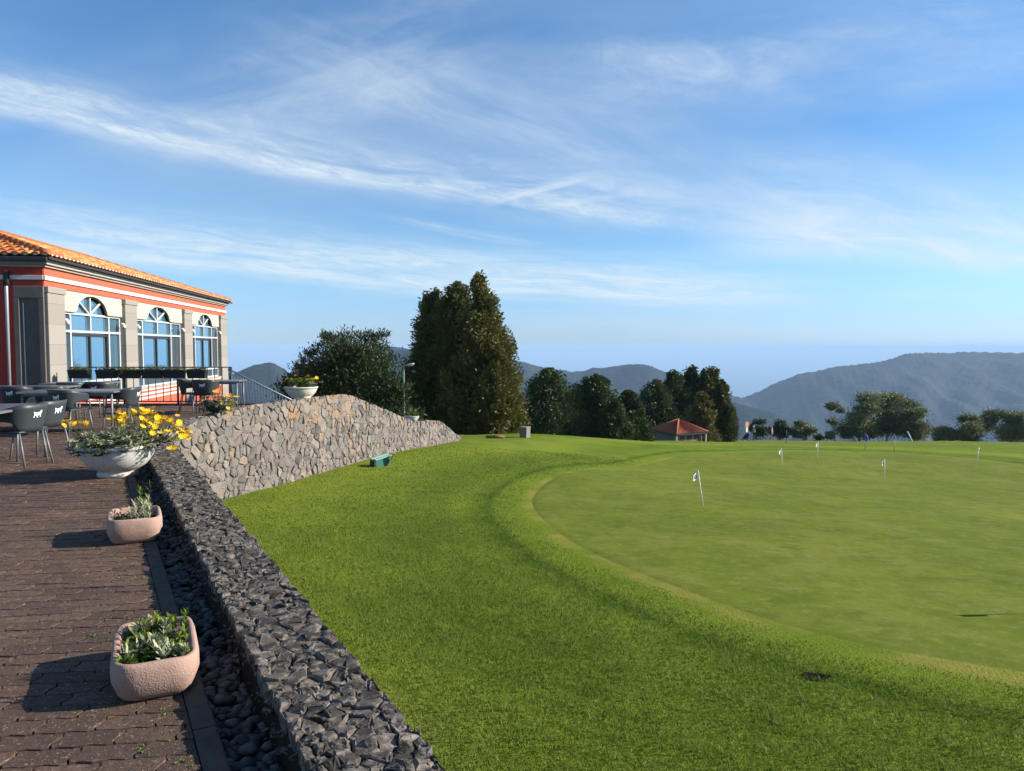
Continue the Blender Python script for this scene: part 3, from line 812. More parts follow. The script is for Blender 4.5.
# ------------------------------------------------------------------ clubhouse
s = NT('salmon_render'); vec = s.coord()
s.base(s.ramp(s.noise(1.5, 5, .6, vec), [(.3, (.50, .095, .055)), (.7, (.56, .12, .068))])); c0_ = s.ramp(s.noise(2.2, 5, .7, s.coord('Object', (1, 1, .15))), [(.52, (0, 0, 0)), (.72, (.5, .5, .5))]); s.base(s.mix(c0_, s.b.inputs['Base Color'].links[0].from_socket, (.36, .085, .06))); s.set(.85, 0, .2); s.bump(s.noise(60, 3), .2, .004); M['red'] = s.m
s = NT('deep_red_and_wall_shade'); s.base(s.ramp(s.noise(1.5, 5, .6), [(.3, (.36, .04, .03)), (.7, (.42, .055, .04))])); s.set(.85, 0, .2); M['deepred'] = s.m  # deeper red puts the end wall's shade into the colour
M['white'] = plain('white_render', (.56, .53, .48), .8, 0, .25, .06, 3, .15)
M['cornice'] = plain('grey_stone_cornice', (.36, .32, .27), .9, 0, .2, .15, 4, .3)
s = NT('grey_basalt_ashlar')
vec = s.coord('Object', (1, 1, 1))
br = s.node('ShaderNodeTexBrick'); br.inputs['Scale'].default_value = 1; br.inputs['Brick Width'].default_value = 40; br.inputs['Row Height'].default_value = .52; br.inputs['Mortar Size'].default_value = .006
br.inputs['Color1'].default_value = (.27, .24, .21, 1); br.inputs['Color2'].default_value = (.22, .2, .175, 1); br.inputs['Mortar'].default_value = (.12, .11, .10, 1)
sp = s.node('ShaderNodeSeparateXYZ'); cb = s.node('ShaderNodeCombineXYZ'); s.link(vec, sp.inputs[0]); s.link(sp.outputs[0], cb.inputs[0]); s.link(sp.outputs[2], cb.inputs[1]); s.link(cb.outputs[0], br.inputs['Vector'])
c = s.mix(s.ramp(s.noise(30, 4, .7, vec), [(.4, (0, 0, 0)), (.7, (.5, .5, .5))]), br.outputs[0], (.33, .31, .28))
s.base(c); s.set(.9, 0, .2); s.bump(s.noise(50, 3), .4, .006); M['ashlar'] = s.m
M['darkstone'] = plain('dark_grey_stone', (.155, .128, .108), .85, 0, .2, .15, 3, .3)
M['panel'] = plain('dark_louvre', (.095, .078, .066), .6, 0, .3, .2, 3)
M['alu'] = plain('white_aluminium', (.46, .47, .47), .45, 0, .4, .05, 3)
M['darkmetal'] = plain('dark_bronze_metal', (.03, .028, .028), .5, .0, .4, .15, 8)
M['steel'] = plain('galvanised_steel', (.42, .44, .45), .45, .5, .5, .12, 12)
M['palesteel'] = plain('pale_grey_paint', (.50, .51, .50), .6, 0, .3, .08, 12)
M['thinblack'] = plain('black_painted_iron', (.035, .037, .04), .5, .2, .4, .15, 12)
s = NT('reflective_glass'); s.base((.24, .47, .62)); s.set(.03, .8, .5)
s.bump(s.noise(.8, 3), .09, .06); M['glass'] = s.m
s = NT('dim_reflection_glass'); s.base((.10, .13, .14)); s.set(.05, .5, .5); M['dimglass'] = s.m  # darker tone stands for panes with dim reflections, put into the colour
s = NT('white_awning_cloth'); vec = s.coord()
wv = s.node('ShaderNodeTexWave'); wv.wave_type = 'BANDS'; wv.bands_direction = 'Z'; wv.inputs['Scale'].default_value = 4.2; wv.inputs['Distortion'].default_value = 1.2; wv.inputs['Detail'].default_value = 2; wv.inputs['Detail Scale'].default_value = 3
s.link(vec, wv.inputs['Vector'])
s.base(s.ramp(wv.outputs[1], [(.0, (.34, .31, .24)), (.6, (.50, .47, .38))])); s.set(.8, 0, .2); s.bump(wv.outputs[1], .5, .02); M['blind'] = s.m
s = NT('clay_tiles'); t = s.attr('tint'); vec = s.coord()
c = s.ramp(t, [(0, (.36, .10, .03)), (.5, (.50, .17, .05)), (.8, (.58, .25, .09)), (1, (.62, .36, .18))])
c = s.mix(s.ramp(s.noise(6, 4, .7, vec), [(.5, (0, 0, 0)), (.75, (.5, .5, .5))]), c, (.30, .11, .05))
s.base(c); s.set(.8, 0, .25); s.bump(s.noise(40, 3), .3, .006); M['tile'] = s.m

CH = empty('clubhouse', (-11.685, 18, 0), math.pi / 2 + A8)     # local x runs along the front, y goes in, z up
tag(CH, 'single storey salmon red clubhouse with arched windows and an orange clay tile hip roof', 'building')
LEN, DEP = 17.9, 9.0; XA = .13
ZB = -1.7
# masonry: end wall, upper band, back
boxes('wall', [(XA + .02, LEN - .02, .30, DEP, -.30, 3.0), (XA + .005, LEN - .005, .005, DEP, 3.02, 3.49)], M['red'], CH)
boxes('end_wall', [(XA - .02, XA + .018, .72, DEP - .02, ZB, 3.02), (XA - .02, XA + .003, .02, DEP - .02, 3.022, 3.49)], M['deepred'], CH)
boxes('white_band', [(XA - .05, LEN + .04, -.045, .002, 3.175, 3.285), (XA - .06, XA - .022, .004, DEP, 3.175, 3.285)], M['white'], CH, bev=.008)
boxes('cornice', [(XA - .14, LEN + .13, -.14, DEP, 3.55, 3.66), (XA - .07, LEN + .07, -.07, DEP, 3.492, 3.548)], M['cornice'], CH, bev=.012)
boxes('white_moulding', [(XA - .16, LEN + .16, -.16, -.142, 3.61, 3.66)], M['white'], CH)
# plinth with painted stripes
boxes('plinth', [(XA, LEN, -.03, .30, ZB, .07)], M['red'], CH)
boxes('stripe', [(1.04, LEN, -.036, -.031, -.005, .05), (1.04, LEN, -.036, -.031, -.15, -.075), (1.04, LEN, -.036, -.031, -.29, -.215)], M['white'], CH)
boxes('sill', [(1.04, LEN - 1, -.06, .28, .072, .11)], M['cornice'], CH, bev=.006)
PIL = [(XA, 1.03), (5.08, 6.08), (11.15, 12.2), (16.75, LEN)]
for a, b in PIL:
    q = boxes('pilaster', [(a + .002, b - .002, -.07, .30, ZB, 2.86), (a - .03, b + .03, -.10, .30, 2.862, 3.018), (a - .02, b + .02, -.09, .30, ZB - .001, .10)], M['ashlar'], CH, bev=.01)
# dark framed panel round the corner on the end wall
pn = boxes('corner_pilaster', [(XA - .07, XA - .021, .0, .70, .25, .42), (XA - .07, XA - .021, .0, .70, 2.72, 3.018), (XA - .07, XA - .021, .0, .13, .421, 2.719), (XA - .07, XA - .021, .57, .70, .421, 2.719), (XA - .10, XA - .021, -.02, .72, ZB, .249)], M['darkstone'], CH, bev=.012)
boxes('shutter', [(XA - .045, XA - .022, .131, .569, .421, 2.719)], M['panel'], pn)
boxes('shutter_rail', [(XA - .058, XA - .046, .47, .49, .5, 2.6)], M['steel'], pn)
tubes('downpipe', [([(XA - .10, .82, 3.4), (XA - .10, .83, 2.9), (XA - .10, .84, -.3)], .04)], M['steel'], CH)
tubes('downpipe_bracket', [([(XA - .10, .82, 3.36), (XA - .10, .825, 3.02)], .07)], M['darkmetal'], CH)
def window(a, b, cx, ra, mL, mR):
    zs_, zt_ = .11, 3.02
    fr = []
    y0, y1 = .10, .17
    T2, T1, SI = 2.42, 1.93, .50
    fr += [(a, b, y0, y1, T2 - .03, T2 + .03), (a, b, y0 - .01, y1, T1 - .032, T1 + .032), (a, b, y0, y1, SI - .035, SI + .035), (a, b, y0, y1, zs_, zs_ + .06)]
    fr += [(a, a + .07, y0, y1, zs_ + .061, zt_), (b - .07, b, y0, y1, zs_ + .061, zt_)]
    for m in (mL, mR): fr.append((m - .038, m + .038, y0 - .012, y1, zs_ + .062, T2 - .031))
    fr.append((cx - .035, cx + .035, y0 - .006, y1, T1 + .046, 2.96))
    f = boxes('window', fr, M['alu'], CH, bev=.006)
    bm = bmesh.new()
    for sg in (-1, 1):
        bm_tube(bm, [(cx + sg * .08, .13, 2.47), (cx + sg * ra * .72, .13, 2.47 + .52 * .62)], .038, 6)
    from_bm('fanlight_bar', bm, M['alu'], f)
    boxes('pane', [(a + .01, b - .01, .172, .19, zs_, zt_)], M['glass'], f)
    for bx_ in [(mL + .039, mL + .12, .11, .165, SI + .055, T1 - .05), (mR - .12, mR - .039, .11, .165, SI + .055, T1 - .05), (mL + (mR - mL) * .5 - .04, mL + (mR - mL) * .5 + .04, .115, .165, SI + .055, T1 - .05), (a + .1, a + .17, .12, .165, SI + .055, T1 - .05), (mL + .125, mR - .125, .125, .165, T1 - .13, T1 - .055)]:
        boxes('casement', [bx_], M['darkmetal'], f)
    if a > 3:
        for bx_ in [(a + .08, mL - .05), (mR + .05, b - .08)]:
            boxes('side_pane', [(bx_[0], bx_[1], .166, .1715, SI + .04, T1 - .035)], M['dimglass'], f)
    for bx_ in [(mL + .05, (mL + mR) / 2 - .02), ((mL + mR) / 2 + .02, mR - .05)] if a > 3 else []:
        boxes('lower_pane', [(bx_[0], bx_[1], .166, .1715, .18, SI - .04)], M['dimglass'], f)
    # pleated blind with the arch cut out of it
    N = 48; V = []; Fc = []
    for k in range(N + 1):
        x = a + (b - a) * k / N; q = (x - cx) / ra
        zb = 2.45 + (.50 * math.sqrt(1 - q * q) if abs(q) < 1 else 0)
        for y in (.03, .07):
            V += [(x, y, zb), (x, y, zt_)]
    for k in range(N):
        i = 4 * k
        Fc += [(i, i + 4, i + 5, i + 1), (i + 2, i + 3, i + 7, i + 6), (i, i + 2, i + 6, i + 4), (i + 1, i + 5, i + 7, i + 3)]
    mk('blind', V, Fc, M['blind'], f)
    # dark metal surround of the arch
    bm = bmesh.new()
    bm_tube(bm, [(cx + ra * math.cos(t_), .085, 2.45 + .50 * math.sin(t_)) for t_ in np.linspace(0, math.pi, 17)], .035, 6)
    from_bm('arch_frame', bm, M['darkmetal'], f, True)
    # little lamps on the piers beside the window
    for x in (a + .12, b - .12):
        tubes('window_lamp', [([(x, .06, 2.25), (x, -.06, 2.20)], [.02, .05]), ([(x, -.06, 2.20), (x, -.06, 2.10)], .06)], M['white'], f)
window(1.032, 5.078, 2.95, 1.0, 1.68, 4.2)
window(6.082, 11.148, 8.50, 1.18, 6.98, 9.95)
window(12.202, 16.748, 14.45, 1.12, 13.1, 15.7)
# roof of half-round tiles
EA, EZ, RUN, RISE = .30, 3.74, 4.8, 1.50
TW = .23
RV, RF, RT = [], [], []; MV, MF = [], []
def tile_column(origin, along, up, length):
    """one run of overlapping half-round tiles up the slope"""
    nrow = max(1, int(length / .36))
    nrmv = Vector(along).cross(Vector(up)).normalized()
    if nrmv.z < 0: nrmv = -nrmv
    for k in range(nrow + 1):
        v0 = k * .36; v1 = min(v0 + .42, length)
        if v1 - v0 < .04: continue
        tint = random.random(); b = len(RV)
        for vv, lift, rad in ((v0, .035, 1.0), (v1, .0, .86)):
            for q in range(7):
                an = math.pi * q / 6
                p = Vector(origin) + Vector(along) * (-math.cos(an) * TW * .44 * rad) + Vector(up) * vv + nrmv * (math.sin(an) * .075 * rad + lift)
                RV.append(p[:]); RT.append(tint)
        for q in range(6): RF.append((b + q, b + q + 1, b + 8 + q, b + 7 + q))
        if k == 0:
            m_ = len(MV); MV.append((Vector(origin) + Vector(up) * .015 + nrmv * .012)[:]); MV.extend((Vector(p) * .985 + Vector(origin) * .015 + Vector(up) * .015)[:] for p in RV[b:b + 7])
            MF.extend((m_, m_ + q + 2, m_ + q + 1) for q in range(6))
        c_ = len(RV); RV.append((Vector(origin) + Vector(up) * (v0 + .03) + nrmv * .01)[:]); RT.append(0)
        for q in range(6): RF.append((c_, b + q + 1, b + q))
SL = math.hypot(RUN, RISE)
x0e, x1e, y0e, y1e = XA - EA, LEN + EA, -EA, DEP + EA
upF = Vector((0, RUN, RISE)).normalized(); upN = Vector((RUN, 0, RISE)).normalized()
nc = int((x1e - x0e) / TW)
for i in range(nc):
    x = x0e + (i + .5) * TW
    pl = min(RUN, x - x0e, x1e - x)
    tile_column((x, y0e, EZ), (1, 0, 0), upF, pl / RUN * SL)
for i in range(int((y1e - y0e) / TW)):
    y = y0e + (i + .5) * TW
    pl = min(RUN, y - y0e, y1e - y)
    tile_column((x0e, y, EZ), (0, 1, 0), upN, pl / RUN * SL)
rf = mk('roof', RV, RF, M['tile'], CH, tint=RT, smooth=True)
mk('tile_end_mortar', MV, MF, M['white'], rf)
ry = y0e + RUN
# under-layer, dark eaves edge and ridge tiles
V = [(x0e + .02, y0e + .02, EZ - .02), (x1e - .02, y0e + .02, EZ - .02), (x1e - .02, y1e - .02, EZ - .02), (x0e + .02, y1e - .02, EZ - .02), (x0e + RUN, ry, EZ + RISE - .01), (x1e - RUN, ry, EZ + RISE - .01)]
V = [(a, b, c - .0) for a, b, c in V] + [(a, b, EZ - .06) for a, b, c in V[:4]]
mk('roof_deck', V, [(0, 1, 5, 4), (1, 2, 5), (2, 3, 4, 5), (3, 0, 4), (6, 9, 8, 7), (0, 6, 7, 1), (1, 7, 8, 2), (2, 8, 9, 3), (3, 9, 6, 0)], M['darkmetal'], CH)
boxes('gutter_and_eaves_shade', [(x0e - .03, x1e + .02, y0e + .01, y0e + .06, EZ - .085, EZ - .03), (x0e - .07, x0e + .01, y0e + .061, y1e, EZ - .13, EZ - .03)], M['darkmetal'], CH, bev=.02)  # thin front strip stands for the dark, shaded underside of the eaves
bm = bmesh.new()
def cap_line(a, b):
    a, b = Vector(a), Vector(b); n_ = int((b - a).length / .38); d = (b - a) / n_
    for k in range(n_): bm_tube(bm, [a + d * k - Vector((0, 0, .01)), a + d * (k + 1.12) + Vector((0, 0, .02))], [.12, .095], 8)
cap_line((x0e + .1, y0e + .1, EZ + .06), (x0e + RUN, ry, EZ + RISE + .06))
cap_line((x0e + RUN, ry, EZ + RISE + .06), (x1e - RUN, ry, EZ + RISE + .06))
cap_line((x1e - .1, y0e + .1, EZ + .06), (x1e - RUN, ry, EZ + RISE + .06))
rc = from_bm('ridge_tiles', bm, M['tile'], rf, True)
# walkway between the terrace rail and the front
M['path'] = plain('path_concrete', (.10, .085, .075), .9, 0, .2, .25, 3, .4)
struct(mk('path', [(-11.5, 18.74, -.95), (-7.35, 18.74, -.95), (-9.5, 32, -.95), (-16, 32, -.95)], [(0, 1, 2, 3)], M['path']))
M['blackstone'] = plain('black_stone', (.03, .029, .03), .85, 0, .2, .4, 8, .8, 20)
kb = boxes('terrace_kerb', [(-11.35, -5.0, 18.56, 18.72, -.94, .035)], M['blackstone'], None, bev=.02); struct(kb); kb.name = 'kerb'

# ------------------------------------------------------------------ railings
RL = empty('terrace_railing', (-11.35, 18.50, 0))
tag(RL, 'level dark metal railing at the terrace edge carrying the black planter boxes', 'railing')
LR = 4.13
tubes('top_rail', [([(0, 0, .98), (LR, 0, .98)], .015)], M['thinblack'], RL)
tubes('bottom_rail', [([(0, 0, .10), (LR, 0, .10)], .016)], M['thinblack'], RL)
for x in (.0, 1.37, 2.75, LR): tubes('post', [([(x, 0, 0), (x, 0, .99)], .028)], M['thinblack'], RL)
mb = None
for k in range(22):
    x = .19 * (k + .5)
    if mb is None: mb = tubes('baluster', [([(0, 0, .1), (0, 0, .97)], .011)], M['thinblack'], RL, 6); mb.location = (x, 0, 0)
    else: c_ = mb.copy(); COL.objects.link(c_); c_.location = (x, 0, 0)
SR = empty('stair_railing', (-7.15, 19.15, 0))
tag(SR, 'pale steel railing with close upright bars sloping down the steps to the right', 'railing')
q0, q1 = at_y(228, 369, 19.15), at_y(303, 405.5, 19.15)
def srz(x): return q0.z + (x + 7.15 - (q0.x + 7.15)) / (q1.x - q0.x) * (q1.z - q0.z)
L0, L1 = q0.x + 7.15, q1.x + 7.15
tubes('handrail', [([(L0, 0, q0.z), (L1 + .3, 0, q1.z - .15)], .024)], M['steel'], SR)
tubes('bottom_rail', [([(L0, 0, q0.z - .92), (L1 + .3, 0, q1.z - 1.07)], .018)], M['steel'], SR)
mb = None
for k in range(26):
    x = L0 + .02 + k * .079
    zt_ = q0.z + (x - L0) / (L1 - L0) * (q1.z - q0.z)
    if mb is None: mb = tubes('bar', [([(0, 0, -.92), (0, 0, 0)], .014)], M['palesteel'], SR, 6); b_ = mb
    else: b_ = mb.copy(); COL.objects.link(b_)
    b_.location = (x, 0, zt_)
# steps behind the terrace edge that the sloping rail follows
st = []
for k in range(8): st.append((-7.3 + k * .30, -7.3 + (k + 1) * .30 - .002, 18.78, 20.4, -1.6, -.12 - k * .16))
tag(boxes('steps', st, M['path']), 'concrete steps going down beside the sloping steel railing', 'steps')

# ------------------------------------------------------------------ plants in planters
M['silver'] = leafmat('silver_leaves', [(.1, (.12, .13, .06)), (.5, (.30, .31, .18)), (1, (.50, .49, .33))], .2, 6)
M['limeleaf'] = leafmat('lime_leaves', [(.1, (.06, .10, .015)), (.5, (.14, .20, .03)), (1, (.26, .30, .05))], .3, 6)
M['darkleaf'] = leafmat('dark_leaves', [(.1, (.02, .035, .01)), (.5, (.045, .07, .02)), (1, (.10, .13, .05))], .2, 6)
M['yellow'] = plain('yellow_petals', (.85, .52, .010), .6, 0, .2, .12, 20)
M['orange'] = plain('orange_petals', (.80, .24, .02), .6, 0, .2, .12, 20)
M['purple'] = plain('purple_petals', (.32, .05, .28), .6, 0, .2, .12, 20)
M['soil'] = plain('potting_soil', (.025, .018, .012), .95, 0, .1, .4, 30, 1, 60)
def strip_leaves(C, D, L, Wd, r_, droop=.3):
    """bent blade leaves, 3 cross sections"""
    n = len(C); D = unit(D); S = unit(np.cross(D, r_.normal(size=(n, 3)) * .3 + np.array((0, 0, 1.))))
    L = np.broadcast_to(L, n)[:, None]; Wd = np.broadcast_to(Wd, n)[:, None]
    dz = np.array((0, 0, -1.))
    p0 = C; p1 = C + D * L * .55; p2 = C + D * L + dz * L * droop
    V = np.stack([p0 - S * Wd * .2, p0 + S * Wd * .2, p1 - S * Wd * .5, p1 + S * Wd * .5, p2 - S * Wd * .08, p2 + S * Wd * .08], 1)
    b = np.arange(n)[:, None] * 6
    Q = np.concatenate([b + np.array((0, 1, 3, 2)), b + np.array((2, 3, 5, 4))])
    return V.reshape(-1, 3), Q
def rosettes(P, nl, L, Wd, r_, up=.7, droop=.25):
    n = len(P); C = np.repeat(P, nl, 0); a = r_.uniform(0, 6.28, len(C))
    D = np.c_[np.cos(a), np.sin(a), r_.uniform(.1, 1.8, len(C)) * up]
    V, Q = strip_leaves(C, D, L * r_.uniform(.6, 1.2, len(C)), Wd * r_.uniform(.7, 1.2, len(C)), r_, droop)
    T = np.repeat(np.repeat(r_.random(n), nl) * .6 + r_.random(len(C)) * .4, 6)
    return V, Q, T
def flower_mesh(name, rad, mat):
    V = [(0, 0, .2 * rad)]; Fc = []; N = 9
    for k in range(N):
        a = 2 * math.pi * k / N; da = math.pi / N * .9
        b = len(V)
        V += [(rad * .25 * math.cos(a - da), rad * .25 * math.sin(a - da), .05 * rad), (rad * math.cos(a - da * .6), rad * math.sin(a - da * .6), .25 * rad), (rad * math.cos(a + da * .6), rad * math.sin(a + da * .6), .25 * rad), (rad * .25 * math.cos(a + da), rad * .25 * math.sin(a + da), .05 * rad)]
        Fc += [(b, b + 1, b + 2, b + 3), (0, b, b + 3)]
    me = bpy.data.meshes.new(name); me.from_pydata(V, [], Fc); me.materials.append(mat); return me
def place_flowers(mesh, pts, parent, r_, name='flower'):
    for p in pts:
        o = bpy.data.objects.new(name, mesh); COL.objects.link(o); o.parent = parent; o.location = p
        o.rotation_euler = (r_.uniform(-.2, 1.1), r_.uniform(-.4, .7), r_.uniform(0, 6)); k = r_.uniform(.75, 1.2); o.scale = (k, k, k)

s = NT('weathered_white_stone'); vec = s.coord()
c = s.ramp(s.noise(3, 5, .6, vec), [(.3, (.44, .41, .36)), (.65, (.60, .57, .52))])
c = s.mix(s.ramp(s.noise(7, 5, .7, s.coord('Object', (1, 1, .35))), [(.52, (0, 0, 0)), (.7, (.55, .55, .55))]), c, (.26, .22, .17))
s.base(c); s.set(.85, 0, .25); s.bump(s.noise(45, 4), .35, .006); M['whitestone'] = s.m
M['darkpot'] = plain('dark_pot', (.04, .04, .042), .7, 0, .3, .3, 8, .3)
def bowl_planter(loc, rad, h, foot, label, mat, name='bowl_planter', group=None):
    t = empty(name, loc); tag(t, label, 'planter', group)
    fh = h * .17 if foot else 0.0
    prof = [(rad * .50, 0), (rad * .52, fh * .5), (rad * .47, fh)] if foot else [(rad * .55, 0), (rad * .6, .01)]
    prof += [(rad * .55, fh + .012), (rad * .72, fh + (h - fh) * .22), (rad * .86, fh + (h - fh) * .48), (rad * .945, fh + (h - fh) * .74), (rad * .955, h * .86), (rad * 1.0, h * .88), (rad * 1.02, h * .93), (rad * 1.0, h * .985), (rad * .96, h), (rad * .91, h * .985), (rad * .89, h * .9), (rad * .8, h * .86)]
    lathe('bowl', prof, mat, t)
    k = 24
    V = [(0, 0, h * .93)] + [(rad * .9 * math.cos(a), rad * .9 * math.sin(a), h * .88) for a in np.linspace(0, 2 * math.pi, k + 1)[:-1]]
    mk('soil', V, [(0, i + 1, (i + 1) % k + 1) for i in range(k)], M['soil'], t)
    return t
r = np.random.default_rng(33)
# the big white bowl by the gutter
BP = bowl_planter((-4.62, 8.38, 0), .43, .375, True, 'large white stone bowl overflowing with silver foliage and bright yellow daisies beside the low wall', M['whitestone'])
n = 330
a = r.uniform(0, 6.28, n); q = np.sqrt(r.random(n)) * .46
P = np.c_[q * np.cos(a), q * np.sin(a), .36 + r.uniform(0, .14, n) * (1 - q / .7)]
ext = r.random(n) < .36
P[ext] += np.c_[r.uniform(.02, .42, ext.sum()), r.uniform(-.15, .25, ext.sum()), r.uniform(-.04, .12, ext.sum())]
ext2 = (r.random(n) < .16) & ~ext
P[ext2] += np.c_[r.uniform(-.24, -.05, ext2.sum()), r.uniform(-.15, .15, ext2.sum()), r.uniform(-.10, .0, ext2.sum())]
V, Q, T = rosettes(P, 15, .085, .018, r, .8)
mk('foliage', V, Q, M['silver'], BP, tint=T)
n = 120; a = r.uniform(0, 6.28, n); q = np.sqrt(r.random(n)) * .5
V, Q, T = rosettes(np.c_[q * np.cos(a) - .02, q * np.sin(a), .34 + r.uniform(-.06, .08, n)], 12, .08, .02, r, .5)
mk('dark_foliage', V, Q, M['darkleaf'], BP, tint=T)
fy = flower_mesh('daisy', .040, M['yellow'])
pts = []
for px, py, dy in [(118, 412, -.1), (124, 415, .0), (130, 410, .1), (136, 413, .0), (142, 409, .05), (146, 413, -.1), (150, 412, .1), (154, 415, 0), (150, 419, -.1), (146, 422, -.15), (158, 418, .1), (164, 418, .0), (168, 421, .1), (172, 420, .0), (176, 423, .1), (174, 427, .0), (179, 428, .1), (182, 431, .0), (184, 434, .1), (180, 436, -.05), (186, 437, .1), (149, 427, -.2), (153, 430, -.2), (116, 417, .0), (111, 418, .05), (121, 420, -.1), (175, 447, -.05), (66, 422, .1), (73, 424, .0), (78, 423, .1), (85, 424, -.05), (70, 420, .1), (130, 426, -.15), (162, 412, .2), (142, 417, .1), (158, 424, -.05), (152, 408, .1)]:
    p = at_y(px, py, 8.38 + dy); pts.append((p.x + 4.62, p.y - 8.38, p.z))
pts += [(a_ + r.normal(0, .035), b_ + r.normal(0, .05), c_ + r.normal(-.02, .03)) for a_, b_, c_ in pts[:29] for _ in range(3)]
place_flowers(fy, pts, BP, r)
for q_ in pts[:37]: tubes('flower_stem', [([(q_[0] * .75, q_[1] * .8, .38), (q_[0] * .95, q_[1], (.38 + q_[2]) / 2 + .05), q_], .004)], M['limeleaf'], BP, 4)
# dark bowl on the parapet
def wall_spot(px, d=-.2):
    x, y = wall_at(px); s_ = (y - 12) * math.hypot(1, WSL); p = W0 + WT * s_ + WN * d
    return (p[0], p[1], float(topz(s_)) - .01)
lo = wall_spot(226)
DP = bowl_planter(lo, .23, .17, False, 'dark bowl with trailing plants and yellow flowers on the near end of the stone wall', M['darkpot'], 'flower_bowl')
n = 90; a = r.uniform(0, 6.28, n); q = np.sqrt(r.random(n)) * .27
P = np.c_[q * np.cos(a) + r.random(n) * .12, q * np.sin(a), .15 + r.uniform(-.05, .12, n)]
V, Q, T = rosettes(P, 12, .08, .02, r, .7); mk('foliage', V, Q, M['silver'], DP, tint=T)
n = 60; V, Q, T = rosettes(np.c_[r.normal(-.06, .12, n), r.normal(0, .12, n), r.uniform(.02, .2, n)], 12, .08, .025, r, .4, .5); mk('dark_foliage', V, Q, M['darkleaf'], DP, tint=T)
fy2 = flower_mesh('daisy_small', .05, M['yellow']); fo = flower_mesh('daisy_orange', .05, M['orange'])
place_flowers(fy2, [(.08, -.1, .30), (.18, -.05, .26), (.28, 0, .22), (.32, -.1, .16), (.14, -.15, .17), (.24, -.12, .08), (.36, 0, .27), (.02, -.1, .38), (.3, -.1, .02)], DP, r)
place_flowers(fo, [(-.02, -.05, .40), (.22, .02, .3)], DP, r)
# white bowl on the crest of the wall
lo = wall_spot(309)
WB = bowl_planter(lo, .36, .25, False, 'white bowl with orange and green flowers standing on the crest of the stone wall', M['whitestone'], 'flower_bowl')
n = 70; a = r.uniform(0, 6.28, n); q = np.sqrt(r.random(n)) * .31
P = np.c_[q * np.cos(a), q * np.sin(a), .24 + r.uniform(0, .16, n)]
V, Q, T = rosettes(P, 12, .085, .028, r, 1.0); mk('foliage', V, Q, M['limeleaf'], WB, tint=T)
n = 60; V, Q, T = rosettes(np.c_[r.normal(.1, .12, n), r.normal(0, .12, n), r.uniform(.22, .34, n)], 12, .08, .025, r, .8); mk('silver_foliage', V, Q, M['silver'], WB, tint=T)
place_flowers(fo, [(-.33, -.1, .37), (-.30, 0, .42), (-.08, -.1, .50), (.10, -.1, .45), (.16, -.05, .48), (.13, -.1, .38), (.28, 0, .34)], WB, r)
place_flowers(fy2, [(.36, -.05, .44), (.3, -.1, .40), (-.18, -.1, .42)], WB, r)
# small bowl in the dip of the wall
lo = wall_spot(418)
SB = bowl_planter(lo, .21, .17, False, 'small pale bowl with a low green plant in the dip of the stone wall', M['whitestone'], 'flower_bowl')
n = 40; a = r.uniform(0, 6.28, n); q = np.sqrt(r.random(n)) * .17
V, Q, T = rosettes(np.c_[q * np.cos(a), q * np.sin(a), .16 + r.uniform(0, .08, n)], 10, .07, .03, r, 1); mk('foliage', V, Q, M['limeleaf'], SB, tint=T)

# stone troughs
s = NT('pink_sandstone'); vec = s.coord()
c = s.ramp(s.noise(4, 5, .6, vec), [(.3, (.30, .19, .145)), (.7, (.39, .26, .20))])
c = s.mix(s.ramp(s.noise(5, 4, .6, s.coord('Object', (1, 1, 2))), [(.55, (0, 0, 0)), (.72, (.45, .45, .45))]), c, (.17, .11, .085))
s.base(c); s.set(.9, 0, .2)
vo = s.node('ShaderNodeTexVoronoi'); vo.inputs['Scale'].default_value = 120; s.link(vec, vo.inputs['Vector'])
s.bump(s.math('ADD', vo.outputs[0], s.noise(60, 4, .7, vec)), .3, .005); M['sandstone'] = s.m
def sq(a, hx, hy, e=.42):
    c_, s_ = math.cos(a), math.sin(a)
    return hx * math.copysign(abs(c_) ** e, c_), hy * math.copysign(abs(s_) ** e, s_)
def trough(loc, rz, wx, ly, h, label):
    t = empty('stone_trough', loc, rz); tag(t, label, 'planter', 'sandstone troughs on the paving')
    prof = [(.66, .0), (.76, .008), (.88, .035), (1.0, h * .5), (1.0, h * .78), (.985, h * .91), (.95, h * .98), (.90, h), (.83, h * .99), (.78, h * .95), (.75, h * .8), (.73, h * .66)]
    N = 64; V, Fc = [], []
    for i, (k, z) in enumerate(prof):
        for m in range(N):
            a_ = 2 * math.pi * m / N; x, y = sq(a_, wx / 2, ly / 2)
            inset = (1 - k) * .155
            sx = max(0.02, (abs(x) - inset)) * (1 if x >= 0 else -1) if wx else 0
            fx = (wx / 2 - inset) / (wx / 2); fyv = (ly / 2 - inset) / (ly / 2)
            wob = 1 + .008 * math.sin(5 * a_ + i * .7) + .006 * math.sin(9 * a_ - i)
            V.append((x * fx * wob, y * fyv * wob, z + .004 * math.sin(3 * a_ + 1)))
    for i in range(len(prof) - 1):
        for m in range(N):
            a_, b = i * N + m, i * N + (m + 1) % N; Fc.append((a_, b, b + N, a_ + N))
    Fc.append(tuple(range(N))[::-1])
    mk('trough', V, Fc, M['sandstone'], t, smooth=True)
    Fv = [(0, 0, h * .78)] + [V[(len(prof) - 1) * N + m] for m in range(N)]
    mk('soil', Fv, [(0, m + 1, (m + 1) % N + 1) for m in range(N)], M['soil'], t)
    return t
T1 = trough((-1.625, 3.21, 0), R(27), .35, .57, .175, 'pale pink sandstone trough nearest the bottom edge, full of lime and silver succulents')
T2 = trough((-2.98, 5.62, 0), R(28), .385, .52, .195, 'smaller pink sandstone trough with a sparse silver plant, halfway to the white bowl')
